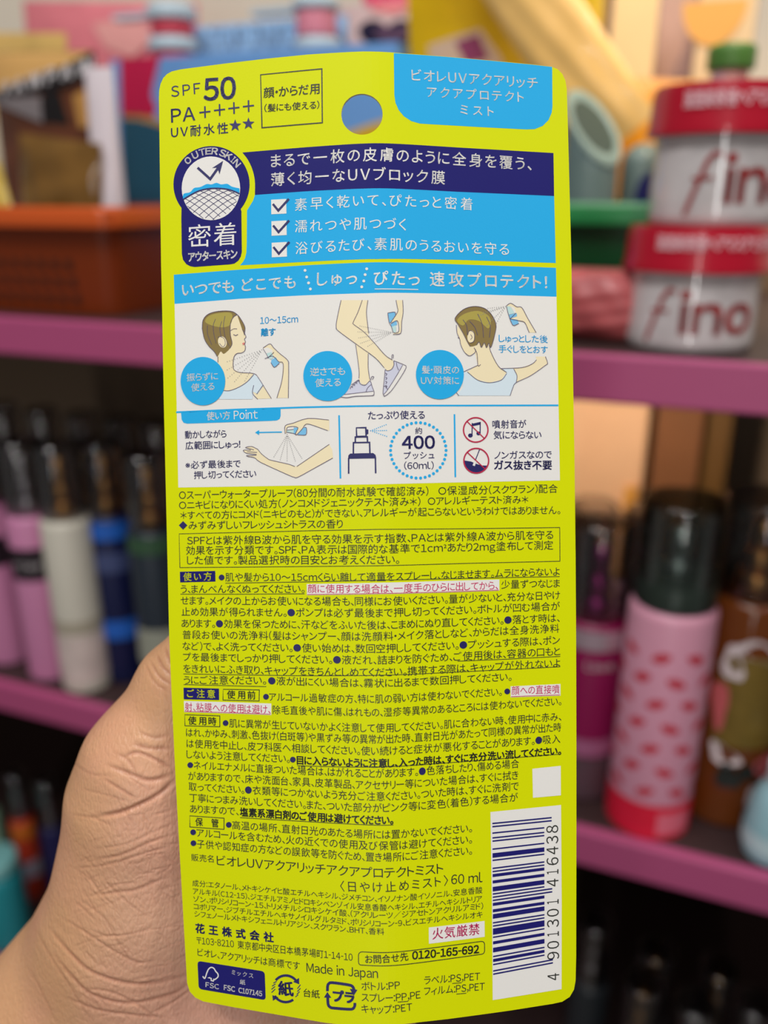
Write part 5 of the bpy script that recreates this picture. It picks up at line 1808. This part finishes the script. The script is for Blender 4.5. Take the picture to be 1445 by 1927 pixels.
def surface_nets(F):
    s = F < 0
    nx, ny, nz = F.shape
    cs = np.zeros((nx - 1, ny - 1, nz - 1), int)
    for i in (0, 1):
        for j in (0, 1):
            for k in (0, 1):
                cs += s[i:nx - 1 + i, j:ny - 1 + j, k:nz - 1 + k]
    act = (cs > 0) & (cs < 8)
    idx = -np.ones(act.shape, int)
    cells = np.argwhere(act)
    idx[act] = np.arange(len(cells))
    acc = np.zeros((len(cells), 3))
    cnt = np.zeros(len(cells))
    corners = [(i, j, k) for i in (0, 1) for j in (0, 1) for k in (0, 1)]
    for a in corners:
        for b in corners:
            if sum(abs(p - q) for p, q in zip(a, b)) == 1 and a < b:
                fa = F[tuple((cells + a).T)]
                fb = F[tuple((cells + b).T)]
                m = (fa < 0) != (fb < 0)
                t = np.where(m, fa / np.where(m, fa - fb, 1), 0)
                pt = np.array(a) + t[:, None] * (np.array(b) - np.array(a))
                acc[m] += pt[m]
                cnt[m] += 1
    verts = cells + acc / cnt[:, None]
    quads = []
    for ax in range(3):
        o1, o2 = [(1, 2), (2, 0), (0, 1)][ax]
        d = [0, 0, 0]
        d[ax] = 1
        A = s[tuple(slice(0, n - q) for n, q in zip(F.shape, d))]
        B = s[tuple(slice(q, None) for q in d)]
        e = np.argwhere(A != B)
        ok = (e[:, o1] > 0) & (e[:, o2] > 0) & (e[:, o1] < act.shape[o1]) & (e[:, o2] < act.shape[o2]) & (e[:, ax] < act.shape[ax])
        e = e[ok]
        sg = A[tuple(e.T)]
        u1 = np.zeros(3, int)
        u1[o1] = 1
        u2 = np.zeros(3, int)
        u2[o2] = 1
        q = np.stack([idx[tuple((e - u1 - u2).T)], idx[tuple((e - u2).T)], idx[tuple(e.T)], idx[tuple((e - u1).T)]], 1)
        q[~sg] = q[~sg][:, ::-1]
        quads.append(q)
    return verts, np.concatenate(quads)


hv, hq = surface_nets(F)
hv = hv * VX + LO
del F, G
# relax the voxel steps
nb = [np.concatenate([hq[:, i] for i in range(4)] + [hq[:, (i + 1) % 4] for i in range(4)]), np.concatenate([hq[:, (i + 1) % 4] for i in range(4)] + [hq[:, i] for i in range(4)])]
deg = np.bincount(nb[0], minlength=len(hv))[:, None]
for it in range(6):
    for lam in (0.5, -0.52):
        s_ = np.stack([np.bincount(nb[0], weights=hv[nb[1], c], minlength=len(hv)) for c in range(3)], 1) / np.maximum(deg, 1)
        hv = hv + lam * (s_ - hv)

bm = bmesh.new()
bv = [bm.verts.new(p) for p in hv]
for q in hq:
    try:
        bm.faces.new([bv[i] for i in q])
    except ValueError:
        pass
bm.normal_update()


def pxy(c):
    return (722.5 + c[0] / c[2] * FPX, 963.5 - c[1] / c[2] * FPX)


# finer mesh over the palm side that is in the open, to carry the creases
for lvl in range(2):
    es = set()
    for f in bm.faces:
        c = f.calc_center_median()
        x, y = pxy(c)
        if x < 400 and y < 1960 and y > 1170 and x > -40 and c[2] < 0.222:
            es.update(f.edges)
    bmesh.ops.subdivide_edges(bm, edges=list(es), cuts=1, use_grid_fill=True, smooth=0.0)
bm.normal_update()
bm.verts.ensure_lookup_table()
co = np.array([v.co[:] for v in bm.verts])
no = np.array([v.normal[:] for v in bm.verts])
if (no[:, 2] * 1.0).dot(np.where(co[:, 2] < 0.2, -1, 0)) < 0:
    bmesh.ops.reverse_faces(bm, faces=bm.faces[:])
    no = -no
# smooth only the refined area a little
PX = 722.5 + co[:, 0] / co[:, 2] * FPX
PY = 963.5 - co[:, 1] / co[:, 2] * FPX


def cz(pts):
    return [(x / 2.481, 1150 + y / 2.481) for x, y in pts]


creases = [  # (points in the zoomed view, depth mm, half width px)
    ([(430, 965), (560, 940), (680, 892), (760, 842), (815, 785)], 0.75, 5.5), ([(500, 720), (600, 757), (700, 790), (815, 760)], 0.5, 6), ([(560, 690), (640, 660), (740, 700), (810, 740)], 0.45, 5),
    ([(480, 780), (560, 830), (640, 880)], 0.25, 4), ([(540, 660), (600, 700), (640, 760)], 0.2, 4), ([(620, 620), (700, 640), (800, 640)], 0.35, 6), ([(640, 560), (720, 590), (800, 575)], 0.2, 5),
    ([(430, 1160), (560, 1140), (700, 1080), (830, 1035)], 0.22, 3.5), ([(400, 1200), (520, 1180), (680, 1130), (830, 1085)], 0.18, 3.2), ([(440, 1110), (580, 1090), (720, 1030), (820, 990)], 0.14, 3),
    ([(420, 1330), (560, 1310), (640, 1300), (780, 1240)], 0.24, 4), ([(360, 1340), (480, 1430), (560, 1560), (640, 1690)], 0.15, 3.2), ([(480, 1250), (560, 1330), (700, 1440)], 0.13, 3), ([(400, 1210), (470, 1320), (560, 1400)], 0.12, 3),
    ([(270, 1420), (400, 1500), (520, 1580), (640, 1640), (730, 1630)], 0.2, 3.6), ([(420, 1490), (520, 1520), (640, 1500), (720, 1470)], 0.14, 3), ([(230, 1480), (330, 1600), (420, 1680), (560, 1730), (700, 1740), (870, 1700)], 0.40, 5),
    ([(250, 1600), (330, 1700), (430, 1790), (600, 1830), (800, 1790), (880, 1740)], 0.32, 4.5), ([(300, 1800), (450, 1860), (620, 1885), (800, 1900)], 0.25, 4), ([(360, 1760), (520, 1780), (660, 1850), (760, 1925)], 0.18, 3.5),
    ([(700, 1880), (800, 1830), (900, 1760)], 0.22, 3.5), ([(160, 1480), (240, 1620), (330, 1760), (430, 1925)], 0.15, 4), ([(120, 1650), (200, 1790), (260, 1925)], 0.12, 4),
    ([(730, 200), (760, 260), (800, 300)], 0.3, 4), ([(700, 230), (740, 300), (800, 345)], 0.25, 4), ([(680, 250), (720, 330), (790, 380)], 0.18, 4), ([(770, 170), (785, 220), (800, 250)], 0.3, 3.5),
    ([(380, 830), (500, 860), (620, 900)], 0.12, 3), ([(330, 700), (420, 760), (520, 770)], 0.12, 3.5), ([(560, 700), (600, 770), (700, 840)], 0.15, 3), ([(330, 950), (430, 965), (520, 1000)], 0.15, 3.5),
]
rr = random.Random(11)
for i in range(150):   # fine cross lines
    x, y = rr.uniform(330, 800), rr.uniform(880, 1900)
    a = rr.choice([-0.35, -0.25, 0.75, 0.95]) + rr.uniform(-0.2, 0.2)
    L = rr.uniform(50, 150)
    creases.append(([(x, y), (x + L * 0.5 * math.cos(a) + rr.uniform(-6, 6), y + L * 0.5 * math.sin(a) + rr.uniform(-6, 6)), (x + L * math.cos(a), y + L * math.sin(a))], rr.uniform(0.05, 0.12), rr.uniform(2.2, 3.0)))
disp = np.zeros(len(co))
tint = np.zeros(len(co))
vis = (no[:, 2] < 0.25) & (co[:, 2] < 0.225)
for pts, depth, hw in creases:
    depth, hw = depth * 0.68, hw * 0.74
    P = np.array(spline(cz(pts), 6))
    lo_, hi_ = P.min(0) - hw * 4, P.max(0) + hw * 4
    sel = np.where(vis & (PX > lo_[0]) & (PX < hi_[0]) & (PY > lo_[1]) & (PY < hi_[1]))[0]
    if not len(sel):
        continue
    q = np.stack([PX[sel], PY[sel]], 1)
    best = np.full(len(sel), 1e9)
    fade = np.zeros(len(sel))
    n = len(P) - 1
    for i in range(n):
        a, b = P[i], P[i + 1]
        ab = b - a
        t = np.clip(((q - a) @ ab) / max(1e-9, ab @ ab), 0, 1)
        d = np.hypot(*(q - a - t[:, None] * ab).T)
        m = d < best
        best[m] = d[m]
        s = (i + t[m]) / n
        fade[m] = np.minimum(1, 4 * np.minimum(s, 1 - s) + 0.15)
    g = np.exp(-(best / hw) ** 2) * fade
    disp[sel] -= depth * 1e-3 * g - depth * 0.12e-3 * np.exp(-((best - 2.2 * hw) / (1.4 * hw)) ** 2) * fade
    tint[sel] = np.maximum(tint[sel], g * min(1, depth / 0.22))
co2 = co + no * disp[:, None]
palm = np.clip((PX - (150 + 0.10 * (1500 - PY))) / 230, 0, 1) * np.clip((PY - 1330) / 160, 0, 1) * np.clip((2150 - PY + 0.9 * PX) / 380, 0, 1)
W = CAM + co2[:, 0:1] * RX + co2[:, 1:2] * UX + co2[:, 2:3] * FX
HORG = CAM + cp(236, 1842, 0.219) @ np.stack([RX, UX, FX])
for v, p in zip(bm.verts, W - HORG):
    v.co = p
me = bpy.data.meshes.new('hand')
bm.to_mesh(me)
bm.free()
me.polygons.foreach_set('use_smooth', [True] * len(me.polygons))
for nm, arr in (('crease', tint), ('palm', palm)):
    at = me.attributes.new(nm, 'FLOAT', 'POINT')
    at.data.foreach_set('value', arr.astype(np.float32))
m = bpy.data.materials.new('skin')
m.use_nodes = True
nt = m.node_tree
b = nt.nodes['Principled BSDF']
b.inputs['Roughness'].default_value = 0.40
b.inputs['Specular IOR Level'].default_value = 0.4
b.inputs['Subsurface Weight'].default_value = 0.12
b.inputs['Subsurface Radius'].default_value = (0.003, 0.0012, 0.0007)
b.inputs['Subsurface Scale'].default_value = 1.0


def node(t, **kw):
    n = nt.nodes.new(t)
    for k_, v_ in kw.items():
        setattr(n, k_, v_)
    return n


def mixc(fac, a, c):
    x = node('ShaderNodeMix', data_type='RGBA')
    nt.links.new(fac, x.inputs['Factor'])
    for s, q in ((x.inputs[6], a), (x.inputs[7], c)):
        if isinstance(q, tuple):
            s.default_value = q
        else:
            nt.links.new(q, s)
    return x.outputs[2]


tc = node('ShaderNodeTexCoord')
n1 = node('ShaderNodeTexNoise')
n1.inputs['Scale'].default_value = 45
n1.inputs['Detail'].default_value = 4
nt.links.new(tc.outputs['Object'], n1.inputs['Vector'])
ap = node('ShaderNodeAttribute', attribute_name='palm')
ac = node('ShaderNodeAttribute', attribute_name='crease')
base = mixc(ap.outputs['Fac'], lin((208, 158, 118)), lin((224, 174, 148)))
rmp = node('ShaderNodeValToRGB')
rmp.color_ramp.elements[0].position = 0.42
rmp.color_ramp.elements[1].position = 0.75
nt.links.new(n1.outputs['Fac'], rmp.inputs['Fac'])
mth = node('ShaderNodeMath', operation='MULTIPLY')
nt.links.new(rmp.outputs['Color'], mth.inputs[0])
mth.inputs[1].default_value = 0.45
base = mixc(mth.outputs[0], base, lin((216, 150, 134)))
m2 = node('ShaderNodeMath', operation='MULTIPLY')
nt.links.new(ac.outputs['Fac'], m2.inputs[0])
m2.inputs[1].default_value = 0.5
base = mixc(m2.outputs[0], base, lin((158, 96, 74)))
nt.links.new(base, b.inputs['Base Color'])
vor = node('ShaderNodeTexVoronoi', feature='DISTANCE_TO_EDGE')
vor.inputs['Scale'].default_value = 1100
mp = node('ShaderNodeMapping')
mp.inputs['Rotation'].default_value = (0.3, 0.5, 0.6)
mp.inputs['Scale'].default_value = (1, 0.6, 0.45)
nt.links.new(tc.outputs['Object'], mp.inputs['Vector'])
nt.links.new(mp.outputs['Vector'], vor.inputs['Vector'])
n2 = node('ShaderNodeTexNoise')
n2.inputs['Scale'].default_value = 500
nt.links.new(tc.outputs['Object'], n2.inputs['Vector'])
ad = node('ShaderNodeMath', operation='ADD')
nt.links.new(vor.outputs['Distance'], ad.inputs[0])
nt.links.new(n2.outputs['Fac'], ad.inputs[1])
bp = node('ShaderNodeBump')
bp.inputs['Strength'].default_value = 0.42
bp.inputs['Distance'].default_value = 0.0004
nt.links.new(ad.outputs[0], bp.inputs['Height'])
nt.links.new(bp.outputs['Normal'], b.inputs['Normal'])
me.materials.append(m)
hand = bpy.data.objects.new('hand', me)
COL.objects.link(hand)
hand.location = HORG
tag(hand, 'bare left hand and wrist holding the lime card from behind', 'hand')

# the lettering helper is not part of the place
bpy.data.objects.remove(_fo)
